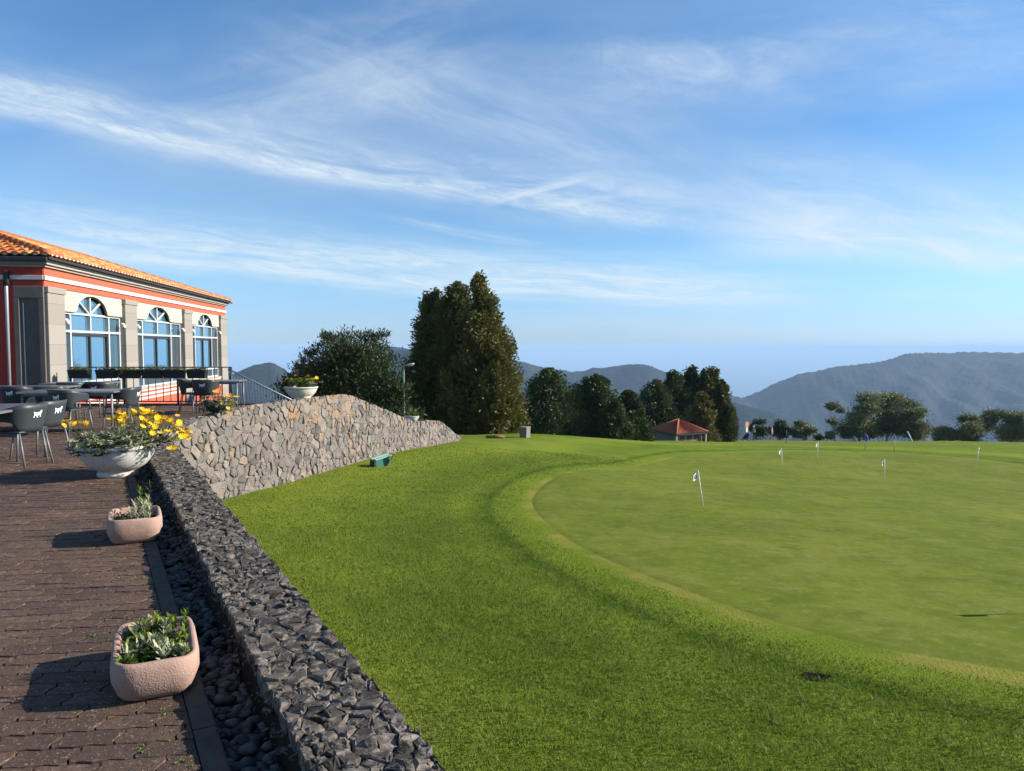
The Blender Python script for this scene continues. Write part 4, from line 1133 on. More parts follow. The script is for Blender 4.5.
def fill(t, wx, ly, n, z, nl, L, Wd, mat, up, name, ox=0, oy=0):
    P = np.c_[ox + r.uniform(-.5, .5, n) * wx, oy + r.uniform(-.5, .5, n) * ly, z + r.uniform(0, .05, n)]
    V, Q, T = rosettes(P, nl, L, Wd, r, up); return mk(name, V, Q, mat, t, tint=T)
def stalks(t, P, h0, h1, nl, L, Wd, mat, name):
    """upright stems with leaves all the way up"""
    C, D = [], []
    for p in P:
        hh = r.uniform(h0, h1); ln = r.normal(0, .25, 2)
        for k in range(nl):
            f = (k + .5) / nl; a = k * 2.4 + r.uniform(0, .5)
            C.append((p[0] + ln[0] * hh * f, p[1] + ln[1] * hh * f, p[2] + hh * f)); D.append((math.cos(a), math.sin(a), .7 + f))
    V, Q = strip_leaves(np.array(C), np.array(D), L * r.uniform(.7, 1.2, len(C)), Wd, r, .1)
    return mk(name, V, Q, mat, t, tint=np.repeat(r.random(len(C)), 6))
gr = lambda n, wx, ly, z, ox=0, oy=0: np.c_[ox + r.uniform(-.5, .5, n) * wx, oy + r.uniform(-.5, .5, n) * ly, np.full(n, z)]
stalks(T1, gr(60, .23, .42, .12), .03, .07, 14, .034, .015, M['limeleaf'], 'lime_succulents')
stalks(T1, np.r_[gr(8, .12, .12, .12, -.02, .15), gr(5, .08, .1, .12, .09, .14)], .07, .12, 16, .034, .014, M['limeleaf'], 'tall_succulents')
stalks(T1, np.r_[gr(14, .2, .36, .12), gr(9, .10, .08, .12, .06, -.18)], .03, .09, 16, .055, .013, M['silver'], 'silver_leaves')
fill(T1, .22, .42, 70, .12, 10, .05, .018, M['darkleaf'], .6, 'dark_leaves')
fp = flower_mesh('blossom_purple', .016, M['purple'])
place_flowers(fp, [(-.05, .04, .225), (.09, -.02, .205), (-.04, .06, .22), (.10, .01, .20), (.02, -.21, .17)], T1, r)
stalks(T2, gr(12, .16, .2, .14, .03, -.02), .08, .15, 16, .055, .013, M['silver'], 'silver_leaves')
stalks(T2, gr(3, .05, .06, .15, .10, .08), .18, .25, 12, .05, .016, M['limeleaf'], 'lime_sprigs')
fill(T2, .24, .28, 16, .13, 8, .05, .016, M['darkleaf'], .5, 'dark_leaves')
# window boxes hung on the railing
M['boxplastic'] = plain('black_plastic', (.018, .017, .018), .5, 0, .4, .2, 10)
M['straw'] = leafmat('dry_leaves', [(.1, (.10, .09, .02)), (.5, (.22, .17, .05)), (1, (.36, .27, .08))], .2, 6)
bx = [(70, 90), (97.5, 117.5), (120, 140.5), (142.5, 162.5), (164, 185), (188, 207)]
blab = ['black planter box first from the corner pillar of the clubhouse, with the driest yellow flowers', 'black planter box second from the clubhouse corner pillar, hung below the first arched window', 'black planter box third from the corner pillar, one pale sprig spilling over its front', 'black planter box fourth from the corner pillar, left of the middle window glass', 'black planter box fifth from the corner pillar, right below the middle window', 'black planter box at the far end of the row, nearest the sloping stair railing']
for i, (a_, b_) in enumerate(bx):
    p0, p1 = at_y(a_, 372, 18.40), at_y(b_, 372, 18.40)
    wv_ = (p1.x - p0.x) / 2
    t = empty('planter_box', ((p0.x + p1.x) / 2, 18.38, .70)); tag(t, blab[i], 'planter box', 'black planter boxes along the terrace railing')
    bm = bmesh.new()
    r0 = [(-wv_ * .88, -.07, 0), (wv_ * .88, -.07, 0), (wv_ * .88, .07, 0), (-wv_ * .88, .07, 0)]
    r1 = [(-wv_, -.10, .19), (wv_, -.10, .19), (wv_, .10, .19), (-wv_, .10, .19)]
    r2 = [(-wv_ * 1.02, -.11, .195), (wv_ * 1.02, -.11, .195), (wv_ * 1.02, .11, .195), (-wv_ * 1.02, .11, .195)]
    r3 = [(x, y, .215) for x, y, z in r2]
    r4 = [(x * .93, y * .8, .205) for x, y, z in r2]
    vs = [[bm.verts.new(p) for p in rg] for rg in (r0, r1, r2, r3, r4)]
    for g0, g1 in zip(vs, vs[1:]):
        for k in range(4): bm.faces.new((g0[k], g0[(k + 1) % 4], g1[(k + 1) % 4], g1[k]))
    bm.faces.new(vs[0][::-1]); bm.faces.new(vs[-1])
    from_bm('box', bm, M['boxplastic'], t)
    n = 46; P = np.c_[r.uniform(-1, 1, n) * wv_ * .95, r.uniform(-.08, .08, n), .2 + r.uniform(0, .04, n)]
    V, Q, T = rosettes(P, 9, .055, .016, r, .8); mk('foliage', V, Q, M['darkleaf' if i % 2 else 'limeleaf'], t, tint=T)
    n = 34 if i == 0 else 16; P = np.c_[r.uniform(-1, 1, n) * wv_ * .9, r.uniform(-.09, .06, n), .22 + r.uniform(0, .06, n)]
    V, Q, T = rosettes(P, 8, .05, .016, r, 1.); mk('flowers', V, Q, M['straw'], t, tint=T)
    if i == 2:
        V, Q, T = rosettes(np.array([(-.16, -.12, .14), (-.15, -.12, .18), (-.18, -.12, .10)]), 9, .06, .02, r, .3); mk('trailing_sprig', V, Q, M['straw'], t, tint=T)
# moss in the joints by the kerb
n = 46; ssv = r.uniform(2.3, 9.5, n); ov = .30 - np.abs(r.normal(0, .20, n))
P = np.c_[WNRM[0] * ov + WDIR[0] * ssv, WNRM[1] * ov + WDIR[1] * ssv, np.full(n, .0)]
P = np.concatenate([P + r.normal(0, .02, P.shape) * np.array((1, 1, 0)) for _ in range(4)])
V, Q, T = rosettes(P, 8, .014, .006, r, 1); ms = mk('moss', V, Q, M['limeleaf'], tint=T); ms['kind'] = 'stuff'

# ------------------------------------------------------------------ tables and chairs
M['chair'] = plain('charcoal_plastic', (.035, .042, .045), .45, 0, .4, .1, 6)
M['tabletop'] = plain('grey_tabletop', (.10, .10, .115), .3, 0, .5, .12, 6)
M['tablerim'] = plain('brushed_rim', (.30, .30, .31), .3, .6, .5, .1, 10)
M['leg'] = plain('grey_metal_leg', (.16, .165, .17), .5, .3, .5, .1, 10)
M['logo'] = plain('white_print', (.75, .75, .74), .6, 0, .3, .03, 10)
def make_chair(loc, rz):
    """armchair with a wrap-round plastic shell; faces local +y"""
    t = empty('terrace_chair', loc, rz)
    N, K = 33, 7
    V, Fc = [], []
    for side, off in ((0, 0.0), (1, .016)):
        for i in range(N):
            f = i / (N - 1) * 2 - 1; a = f * R(128)
            af = abs(f)
            zt_ = .785 - .12 * max(0, (af - .32) / .68) ** 1.3
            zb_ = .44 if af < .38 else .44 + (.115 + .06 * (af - .38)) * min(1, (af - .38) / .14)
            zb_ = min(zb_, zt_ - .035)
            for k in range(K):
                z = zb_ + (zt_ - zb_) * k / (K - 1)
                rx = .235 + .055 * (z - .44) / .35 - off; ryy = .225 + .075 * ((z - .44) / .35) - off
                sa, ca = math.sin(a), math.cos(a)
                x = rx * math.copysign(abs(sa) ** .72, sa); y = -ryy * math.copysign(abs(ca) ** .72, ca)
                V.append((x, y, z))
    nn = N * K
    for sd in (0, 1):
        for i in range(N - 1):
            for k in range(K - 1):
                a_ = sd * nn + i * K + k; q_ = (a_, a_ + K, a_ + K + 1, a_ + 1); Fc.append(q_ if sd == 0 else q_[::-1])
    for i in range(N - 1):
        a_ = i * K; Fc.append((a_, a_ + nn, a_ + nn + K, a_ + K)); a_ += K - 1; Fc.append((a_ + K, a_ + nn + K, a_ + nn, a_))
    for k in range(K - 1):
        a_ = k; Fc.append((a_, a_ + 1, a_ + 1 + nn, a_ + nn)); a_ = (N - 1) * K + k; Fc.append((a_ + 1, a_, a_ + nn, a_ + nn + 1))
    bk = mk('backrest', V, Fc, M['chair'], t, smooth=True)
    # white emblem printed on the back: a walking animal shape with a curled tail
    L_ = [(-.075, -.05), (-.06, -.055), (-.055, -.02), (-.02, -.025), (-.01, -.055), (.008, -.055), (.012, -.015), (.04, -.01), (.05, -.045), (.066, -.045), (.064, .005), (.085, .03), (.08, .06), (.055, .062), (.04, .035), (0, .03), (-.04, .025), (-.07, .045), (-.085, .035), (-.065, .01)]
    zc, yb = .655, -.288
    L_ = [(x * .8, z * .8) for x, z in L_]
    yf = lambda x, z: -(.225 + .075 * ((z - .44) / .35)) * (1 - (abs(x) / (.235 + .055 * (z - .44) / .35)) ** 2.8) ** .36 - .004
    V = [(x, yf(x, zc + z), zc + z) for x, z in L_]
    mk('emblem', V + [(x, y - .002, z) for x, y, z in V], [tuple(range(len(L_))), tuple(range(len(L_), 2 * len(L_)))[::-1]], M['logo'], bk)
    bm = bmesh.new(); bm_box(bm, -.225, .225, -.21, .235, .425, .455, .014); from_bm('seat', bm, M['chair'], t, True)
    for sx in (-1, 1):
        tubes('leg', [([(sx * .20, .20, .43), (sx * .235, .255, 0)], .012)], M['leg'], t)
        tubes('leg', [([(sx * .20, -.19, .43), (sx * .225, -.275, 0)], .012)], M['leg'], t)
        tubes('arm_support', [([(sx * .235, .19, .43), (sx * .262, .155, .62)], .010)], M['leg'], t)
    return t
def make_table(loc, rz, lx, ly):
    t = empty('terrace_table', loc, rz)
    bm = bmesh.new(); bm_box(bm, -lx / 2, lx / 2, -ly / 2, ly / 2, .712, .735, .006); top = from_bm('tabletop', bm, M['tabletop'], t)
    boxes('rim', [(-lx / 2 - .008, lx / 2 + .008, -ly / 2 - .008, -ly / 2 - .001, .706, .733), (-lx / 2 - .008, lx / 2 + .008, ly / 2 + .001, ly / 2 + .008, .706, .733), (-lx / 2 - .008, -lx / 2 - .001, -ly / 2 - .0005, ly / 2 + .0005, .706, .733), (lx / 2 + .001, lx / 2 + .008, -ly / 2 - .0005, ly / 2 + .0005, .706, .733)], M['tablerim'], top)
    for sx in (-1, 1):
        for sy in (-1, 1): tubes('leg', [([(sx * (lx / 2 - .06), sy * (ly / 2 - .06), 0), (sx * (lx / 2 - .06), sy * (ly / 2 - .06), .711)], .02)], M['leg'], t)
    boxes('apron', [(-lx / 2 + .08, lx / 2 - .08, -ly / 2 + .055, -ly / 2 + .075, .66, .711), (-lx / 2 + .08, lx / 2 - .08, ly / 2 - .075, ly / 2 - .055, .66, .711)], M['leg'], t)
    return t
TB = [((-6.62, 9.10), R(10), .85, 1.35, 'dark table cut off by the left photo edge, two emblem chairs tucked against it'),
      ((-7.72, 12.75), R(8), 1.55, .85, 'long dark table behind the yellow flowers, chairs on its near and right sides'),
      ((-9.45, 14.0), R(8), 1.6, .8, 'dark table in front of the shaded red end wall, far behind the left edge table'),
      ((-9.35, 15.6), R(8), 1.3, .8, 'dark table in front of the corner pillar of the clubhouse'),
      ((-6.72, 16.55), R(8), 1.0, .75, 'small dark table alone near the far end of the planter boxes')]
for i, (p, rz, lx, ly, lab) in enumerate(TB):
    t = make_table((p[0], p[1], 0), rz, lx, ly); tag(t, lab, 'table', 'dark tables on the terrace')
CHS = [((-6.25, 9.08), R(82), 'nearer of the two charcoal armchairs with white emblems at the left edge table'),
       ((-6.36, 9.66), R(84), 'farther of the two emblem armchairs at the left edge table, beside the white bowl foliage'),
       ((-7.55, 12.25), R(-12), 'charcoal armchair with its back to us at the near side of the long table'),
       ((-7.02, 12.95), R(96), 'charcoal armchair at the right end of the long table, above the yellow flowers'),
       ((-9.15, 13.35), R(0), 'charcoal armchair at the left edge of the photo before the table by the red wall'),
       ((-8.55, 13.35), R(20), 'charcoal armchair with its back to us between the red wall table and the long table'),
       ((-9.05, 14.85), R(5), 'charcoal armchair half hidden behind the long table, left of its twin by the corner pillar'),
       ((-8.55, 15.0), R(-4), 'charcoal armchair half hidden behind the long table, just below the first planter box'),
       ((-7.33, 16.45), R(-70), 'charcoal armchair on the left side of the small far table'),
       ((-6.85, 16.10), R(6), 'charcoal armchair with its back to us at the small far table')]
proto = None
for p, rz, lab in CHS:
    if proto is None: proto = t = make_chair((p[0], p[1], 0), rz)
    else: t = copy_tree(proto); t.location = (p[0], p[1], 0); t.rotation_euler = (0, 0, rz)
    tag(t, lab, 'chair', 'charcoal armchairs on the terrace')
# ------------------------------------------------------------------ trees
M['bark'] = plain('bark', (.10, .075, .055), .95, 0, .1, .3, 3, .8, 12)
M['palebark'] = plain('pale_bark', (.24, .215, .185), .9, 0, .1, .3, 3, .6, 12)
M['cypress'] = leafmat('cypress_foliage', [(.1, (.036, .047, .014)), (.45, (.08, .093, .025)), (.75, (.135, .135, .037)), (1, (.18, .165, .05))], .15, .35)
M['olive'] = leafmat('olive_and_sunlit_foliage', [(.1, (.06, .06, .018)), (.45, (.135, .125, .034)), (.75, (.19, .165, .047)), (1, (.18, .155, .05))], .15, .35)  # sunlight on the right-hand cypresses put into a lighter, browner colour
M['darkconifer'] = leafmat('dark_conifer_foliage', [(.1, (.022, .037, .014)), (.45, (.05, .074, .025)), (.75, (.095, .122, .04)), (1, (.15, .17, .06))], .15, .4)
M['eucalypt'] = leafmat('eucalyptus_foliage', [(.1, (.07, .085, .036)), (.45, (.15, .165, .07)), (.75, (.22, .23, .10)), (1, (.30, .29, .14))], .15, .3)
def trunk(t, h, r0, mat, limbs, rr_):
    bm = bmesh.new()
    bend = [rr_.normal(0, .02 * h) for _ in range(2)]
    bm_tube(bm, [(0, 0, -.3), (bend[0] * .3, bend[1] * .3, h * .3), (bend[0], bend[1], h * .65), (bend[0], bend[1], h * .97)], [r0 * 1.2, r0 * .85, r0 * .5, r0 * .12], 8)
    for p0, p1 in limbs:
        p0, p1 = np.array(p0), np.array(p1); mid = (p0 + p1) / 2 + rr_.normal(0, .05, 3) * np.linalg.norm(p1 - p0)
        bm_tube(bm, [p0, mid, p1], [r0 * .32, r0 * .2, r0 * .06], 5)
    return from_bm('trunk', bm, mat, t, True)
def conifer(x, y, zb, h, R_, label, mat, seed, n=14000, pw=.75, low=.03, leaf=.3, lump=.22, round_=False, group=None, name='conifer_tree', droop=.2):
    rr_ = np.random.default_rng(seed)
    t = empty(name, (x, y, zb), 0); tag(t, label, 'tree', group)
    prof = (lambda f: np.where(f < .22, .78 + f, 1.0) * np.clip((1 - f), 0, 1) ** pw) if not round_ else (lambda f: np.sqrt(np.clip(1 - ((f - .32) / .68) ** 2, 0, 1)) ** .9 * np.where(f < .32, .85 + .15 * f / .32, 1))
    nc = int(50 + 16 * h)
    # foliage clumps on a ragged shell
    f = rr_.random(nc * 4) ** 1.15; keep = rr_.random(len(f)) < prof(f) + .12; f = f[keep][:nc]; nc = len(f)
    a = rr_.uniform(0, 6.28, nc)
    rad = R_ * prof(f) * rr_.uniform(.55, 1.06, nc) * (1 + .2 * vnoise(np.cos(a) * 2 + seed, f * 6, seed))
    C = np.c_[rad * np.cos(a), rad * np.sin(a), h * (low + (1 - low) * f)]
    ctint = rr_.random(nc)
    k = rr_.integers(0, nc, n)
    sg = lump * R_ * (.45 + .55 * prof(f[k]))
    off = rr_.normal(size=(n, 3)) * sg[:, None] * np.array((.75, .75, 1.0))
    P = C[k] + off
    rx = np.hypot(P[:, 0], P[:, 1]); ff = np.clip(P[:, 2] / h, 0, 1)
    lim = R_ * (prof(ff) * 1.3 + .08); sc_ = np.minimum(1, lim / np.maximum(rx, .01)); P[:, 0] *= sc_; P[:, 1] *= sc_
    P = P[(P[:, 2] > h * low * .5) & (P[:, 2] < h * 1.02)]
    kk_ = k[:len(P)] if len(P) == n else rr_.integers(0, nc, len(P))
    out = np.c_[P[:, 0], P[:, 1], np.zeros(len(P))]; out = unit(out)
    D = out + np.array((0, 0, .75)) * rr_.uniform(-droop, 1.4, (len(P), 1)) + rr_.normal(0, .45, (len(P), 3))
    V, Q = leaf_quads(P, D, leaf * rr_.uniform(.6, 1.3, len(P)), leaf * .42 * rr_.uniform(.7, 1.3, len(P)), rr_)
    T = np.clip(.5 * ctint[kk_] + .5 * rr_.random(len(P)), 0, 1)
    # inner leaves added to close the crown, its dark core put into the tint
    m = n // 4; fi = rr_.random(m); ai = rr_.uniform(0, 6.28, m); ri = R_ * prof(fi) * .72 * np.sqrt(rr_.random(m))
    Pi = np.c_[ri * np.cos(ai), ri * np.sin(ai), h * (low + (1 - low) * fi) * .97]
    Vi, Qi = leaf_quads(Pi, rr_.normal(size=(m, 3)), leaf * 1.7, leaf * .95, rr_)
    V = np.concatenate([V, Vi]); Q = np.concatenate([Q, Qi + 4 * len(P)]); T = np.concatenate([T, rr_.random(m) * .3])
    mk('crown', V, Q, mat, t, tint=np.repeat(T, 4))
    limbs = [((0, 0, h * q), (R_ * .5 * prof(np.array([q]))[0] * math.cos(b), R_ * .5 * prof(np.array([q]))[0] * math.sin(b), h * q + .1 * h)) for q, b in zip(rr_.uniform(.1, .7, 8), rr_.uniform(0, 6.28, 8))]
    trunk(t, h, .03 * h ** .9 + .05, M['bark'], limbs, rr_)
    return t
def px_tree(pxc, pyt, half, Y, zb):
    p = at_y(pxc, pyt, Y); return p.x, p.z - zb, half * Y / F
def cz(px, pyb, Y): return at_y(px, pyb, Y).z
# big dark conifers behind the end of the stone wall
for (pxc, pyt, half, Y, lab, mat, sd_, n) in [
    (433, 289, 36, 41.0, 'leftmost of the tall cypresses past the wall end, dark and in shade', 'cypress', 1, 23000),
    (457, 284, 45, 40.5, 'second tall cypress past the wall end, dark trunkless column left of the highest tip', 'cypress', 2, 25000),
    (481, 272, 47, 39.0, 'tallest cypress past the wall end, olive brown in the sun with a narrow pointed tip', 'olive', 3, 32000),
    (496, 345, 31, 38.0, 'low olive cypress on the sunny side of the tallest one, above the little stone post', 'olive', 4, 15000)]:
    zb = min(cz(pxc, 440, Y), lz(at_y(pxc, 440, Y).x, Y) + .05)
    x, h, R_ = px_tree(pxc, pyt, half, Y, zb)
    conifer(x, Y, zb, h, R_, lab, M[mat], sd_, n, pw={1: .5, 2: .5, 3: .8, 4: .6}[sd_], leaf=.215, lump=.145, group='tall cypresses past the end of the wall', name='cypress_tree')
# rounded conifers in a row
for (pxc, pyt, half, Y, lab, mat, sd_, n) in [
    (550, 369, 46, 55, 'broad rounded dark conifer first right of the tall cypresses', 'darkconifer', 11, 13000),
    (594, 375, 43, 56, 'pointed dark conifer second right of the tall cypresses', 'darkconifer', 12, 15000),
    (614, 400, 22, 53, 'short dark conifer squeezed between the pointed one and the loose one', 'darkconifer', 16, 6000),
    (628, 391, 25, 57, 'small loose conifer standing left of the hut grove in front of the hills', 'darkconifer', 13, 9000),
    (655, 379, 28, 72, 'narrow dark conifer just left of the grove, behind the left roof corner of the hut', 'darkconifer', 14, 9000)]:
    zb = cz(pxc, 443, Y); x, h, R_ = px_tree(pxc, pyt, half, Y, zb)
    conifer(x, Y, zb, h, R_, lab, M[mat], sd_, int(n * 1.5), pw=.62, leaf=.26, lump=.15, group='rounded conifers beyond the lawn', round_=False)
for (pxc, pyt, half, Y, lab, mat, sd_, n, pw) in [
    (673, 371, 26, 74, 'grove conifer on the left behind the red roofed hut, with a knobbly top', 'darkconifer', 21, 9000, .5),
    (691, 366, 27, 76, 'tallest grove conifer right behind the tip of the hut roof', 'darkconifer', 22, 10000, .5),
    (711, 367, 24, 75, 'grove conifer right of the tallest, flat topped against the sea', 'cypress', 23, 10000, .45),
    (722, 379, 15, 73, 'outermost grove conifer on the right, brownish beside the sign', 'cypress', 24, 9000, .5),
    (701, 392, 22, 68, 'shorter olive green conifer in front of the grove, right of the hut roof tip', 'olive', 25, 9000, .6),
    (662, 395, 22, 73, 'shorter grey green conifer in front of the grove, left of the hut roof tip', 'darkconifer', 26, 7000, .6)]:
    zb = cz(pxc, 446, Y); x, h, R_ = px_tree(pxc, pyt, half, Y, zb)
    conifer(x, Y, zb, h, R_, lab, M[mat], sd_, n, pw=pw, leaf=.36, lump=.15, group='conifer grove behind the hut', name='grove_tree')

def clump_tree(x, y, zb, clumps, label, mat, seed, n, leaf, bark, limb_from=.35, name='broadleaf_tree', group=None, up=.3, r0=.16, asp=.45):
    """clumps: list of (dx, dy, z, rx, rz) foliage pads carried on limbs"""
    rr_ = np.random.default_rng(seed); t = empty(name, (x, y, zb)); tag(t, label, 'tree', group)
    cl_ = np.array(clumps, float); wts = cl_[:, 3] ** 2 * cl_[:, 4]; wts /= wts.sum()
    k = rr_.choice(len(cl_), n, p=wts)
    u_ = rr_.normal(size=(n, 3)) * .56
    P = cl_[k, :3] + u_ * np.c_[cl_[k, 3], cl_[k, 3], cl_[k, 4]]
    P += .12 * np.c_[vnoise(P[:, 0] * 3, P[:, 2] * 3, seed), vnoise(P[:, 1] * 3, P[:, 2] * 3, seed + 1), vnoise(P[:, 0] * 3, P[:, 1] * 3, seed + 2)] * cl_[k, 3:4]
    D = unit(u_) + rr_.normal(0, .5, (n, 3)) + np.array((0, 0, up))
    V, Q = leaf_quads(P, D, leaf * rr_.uniform(.6, 1.3, n), leaf * asp * rr_.uniform(.7, 1.3, n), rr_)
    ct = rr_.random(len(cl_)); T = np.clip(.55 * ct[k] + .45 * rr_.random(n), 0, 1)
    mk('crown', V, Q, mat, t, tint=np.repeat(T, 4))
    h = cl_[:, 2].max()
    limbs = [((0, 0, max(.15 * h, c[2] * limb_from)), (c[0], c[1], c[2] - c[4] * .3)) for c in cl_ if c[3] > .25]
    trunk(t, h * .85, r0, bark, limbs, rr_)
    return t
# spreading dark tree behind the wall crest, left of the lamp
rr_ = np.random.default_rng(77)
Y = 30; base = at_y(345, 440, Y); zb = -3.0
def off(px, py, dy): p = at_y(px, py, Y + dy); return (p.x - base.x, dy, p.z - zb)
cl_ = []
for px, py, rx, rz in [(346, 336, .42, .30), (362, 337, .40, .28), (333, 342, .40, .3), (374, 341, .34, .28), (322, 351, .36, .32), (308, 356, .34, .3), (300, 366, .36, .3), (381, 352, .4, .34), (390, 362, .36, .34),
    (344, 352, .7, .5), (362, 355, .7, .5), (330, 365, .7, .5), (312, 375, .6, .45), (350, 372, .8, .6), (370, 374, .75, .6), (386, 380, .55, .5), (394, 392, .55, .5), (296, 381, .45, .4), (288, 388, .4, .35), (320, 392, .8, .6), (345, 396, .9, .7), (372, 398, .8, .7), (392, 408, .6, .55), (300, 398, .7, .5), (330, 412, .9, .7), (365, 416, .9, .7), (385, 420, .6, .6), (327, 336.5, .16, .12), (383, 335, .18, .14)]:
    for dy in ([-.5, .5] if rx > .5 else [rr_.uniform(-.5, .5)]):
        x_, y_, z_ = off(px, py, dy * (2.2 if rx > .5 else 1)); cl_.append((x_ * 1.0, y_, z_, rx, rz))
M['juniper'] = leafmat('juniper_foliage', [(.1, (.014, .026, .010)), (.45, (.034, .052, .018)), (.75, (.062, .082, .028)), (1, (.10, .115, .042))], .1, .5)
spikes = []
for _ in range(170):
    c = cl_[rr_.integers(0, len(cl_))]; d = unit(np.array([rr_.normal(), rr_.normal(), abs(rr_.normal()) * .8]))
    for e_, sz_ in ((.85, .19), (1.1, .14), (1.32, .085)): spikes.append((c[0] + d[0] * c[3] * e_, c[1] + d[1] * c[3] * e_, c[2] + d[2] * c[4] * e_ * 1.1, sz_, sz_ * .8))
clump_tree(base.x, Y, zb, cl_ + spikes, 'spreading dark juniper like tree with a ragged top behind the white bowl on the wall', M['juniper'], 78, 60000, .16, M['bark'], .4, 'spreading_conifer', None, .6, .22, .28)
# low dark growth at the foot of the cypresses and along the wall back
for (px, py, Y_, rx, rz, lab) in [(404, 425, 33, 1.0, .9, 'dark bush behind the lamp post and the wall dip'), (425, 436, 37, 1.5, .8, 'dark low bush under the shaded cypress by the wall end')]:
    p = at_y(px, py, Y_); z0 = min(lz(p.x, Y_), p.z - rz)
    clump_tree(p.x, Y_, z0, [(dx * rx, dy * rx, p.z - z0 + dz_ * rz, rx * .6, rz * .6) for dx, dy, dz_ in [(-.6, 0, -.2), (.6, .1, -.25), (0, -.4, .05), (.1, .5, .2), (0, 0, -.5)]], lab, M['darkconifer'], int(px), 4500, .2, M['bark'], .3, 'bush', None, .3, .08)
# right-hand trees beyond the lawn edge
def wide_tree(pxs, Y_, lab, mat, seed, n, leaf=.34, group='open crowned trees beyond the right edge of the lawn', pale=True, base_py=446, name='broadleaf_tree', r0=.16):
    cx = np.mean([p[0] for p in pxs]); b = at_y(cx, base_py, Y_); zb = b.z - 1.0
    rr2 = np.random.default_rng(seed); cs_ = []
    for px, py, rx, rz in pxs:
        p = at_y(px, py, Y_); dy = rr2.uniform(-1, 1) * rx * Y_ / F * 1.2
        cs_.append((p.x - b.x, dy, p.z - zb, rx * .8 * Y_ / F, rz * .8 * Y_ / F))
        for _ in range(4):
            d = unit(rr2.normal(size=3)); q = cs_[-1] if _ == 0 else cs_[-1 - _]
            cs_.append((q[0] + d[0] * q[3] * 1.0, q[1] + d[1] * q[3] * 1.0, q[2] + d[2] * q[4] * 1.0, q[3] * .5, q[4] * .42))
    return clump_tree(b.x, Y_, zb, cs_, lab, M[mat], seed, int(n * 1.5), leaf * .9, M['palebark'] if pale else M['bark'], .45, name, group, .2, r0)
wide_tree([(836, 407, 6, 3.5), (830, 421, 5, 3), (841, 411, 4, 2.5), (830, 434, 4, 3)], 92, 'thin pale stemmed eucalyptus with small tufts left of the big crown', 'eucalypt', 101, 1900, .34, r0=.09)
wide_tree([(862, 408, 11, 7), (870, 399, 12, 6), (852, 418, 11, 8), (846, 430, 10, 8), (864, 428, 13, 10), (858, 421, 9, 8)], 94, 'left part of the biggest open crown beyond the lawn, next to the thin eucalyptus', 'eucalypt', 102, 9000)
wide_tree([(886, 397, 14, 5), (896, 404, 12, 7), (880, 411, 12, 8), (876, 427, 14, 10), (892, 424, 13, 11)], 97, 'middle and highest part of the biggest open crown beyond the right lawn edge', 'eucalypt', 103, 9500)
wide_tree([(912, 405, 9, 4.5), (923, 411, 6, 3), (906, 414, 11, 7), (908, 428, 12, 9), (918, 430, 8, 8)], 95, 'right part of the biggest open crown, twiggy and sloping to the right', 'eucalypt', 104, 7500)
wide_tree([(944, 433, 9, 6), (937, 437, 6, 4), (953, 435, 7, 6)], 96, 'low grey green tree in the gap between the two big right hand crowns', 'eucalypt', 105, 3600, .36)
wide_tree([(974, 421, 9, 6), (966, 428, 8, 6), (980, 427, 8, 8), (972, 436, 11, 8)], 95, 'rounded tree left of the rightmost wide crown', 'eucalypt', 106, 6500)
wide_tree([(1000, 415, 12, 5), (1012, 420, 10, 7), (992, 424, 10, 8), (1004, 432, 14, 9)], 97, 'wide crowned tree second from the right edge of the photo', 'eucalypt', 107, 7500)
wide_tree([(1026, 418, 10, 5), (1036, 424, 12, 8), (1022, 432, 10, 8), (1040, 436, 14, 8)], 94, 'tree cut off by the right edge of the photo', 'eucalypt', 108, 6500)
wide_tree([(780, 424, 5, 4), (776, 432, 6, 5), (784, 432, 6, 6)], 100, 'small dark tree standing right of the golfer', 'darkconifer', 109, 3200, .34, 'small trees on the far lawn edge', False)
wide_tree([(803, 425, 6, 4), (799, 432, 7, 6), (810, 431, 7, 5), (805, 434, 8, 5)], 100, 'small rounded tree midway between the golfer and the thin eucalyptus', 'eucalypt', 110, 3600, .34, 'small trees on the far lawn edge')
wide_tree([(757, 421, 6, 2.5), (761, 431, 6, 5), (752, 428, 4, 4)], 98, 'small spreading dark tree right behind the golfer', 'darkconifer', 111, 2200, .34, 'small trees on the far lawn edge', False)
wide_tree([(828, 436, 4, 3), (820, 438, 4, 3)], 96, 'tiny bush at the foot of the thin eucalyptus', 'darkconifer', 112, 1200, .3, 'small trees on the far lawn edge', False, name='bush')

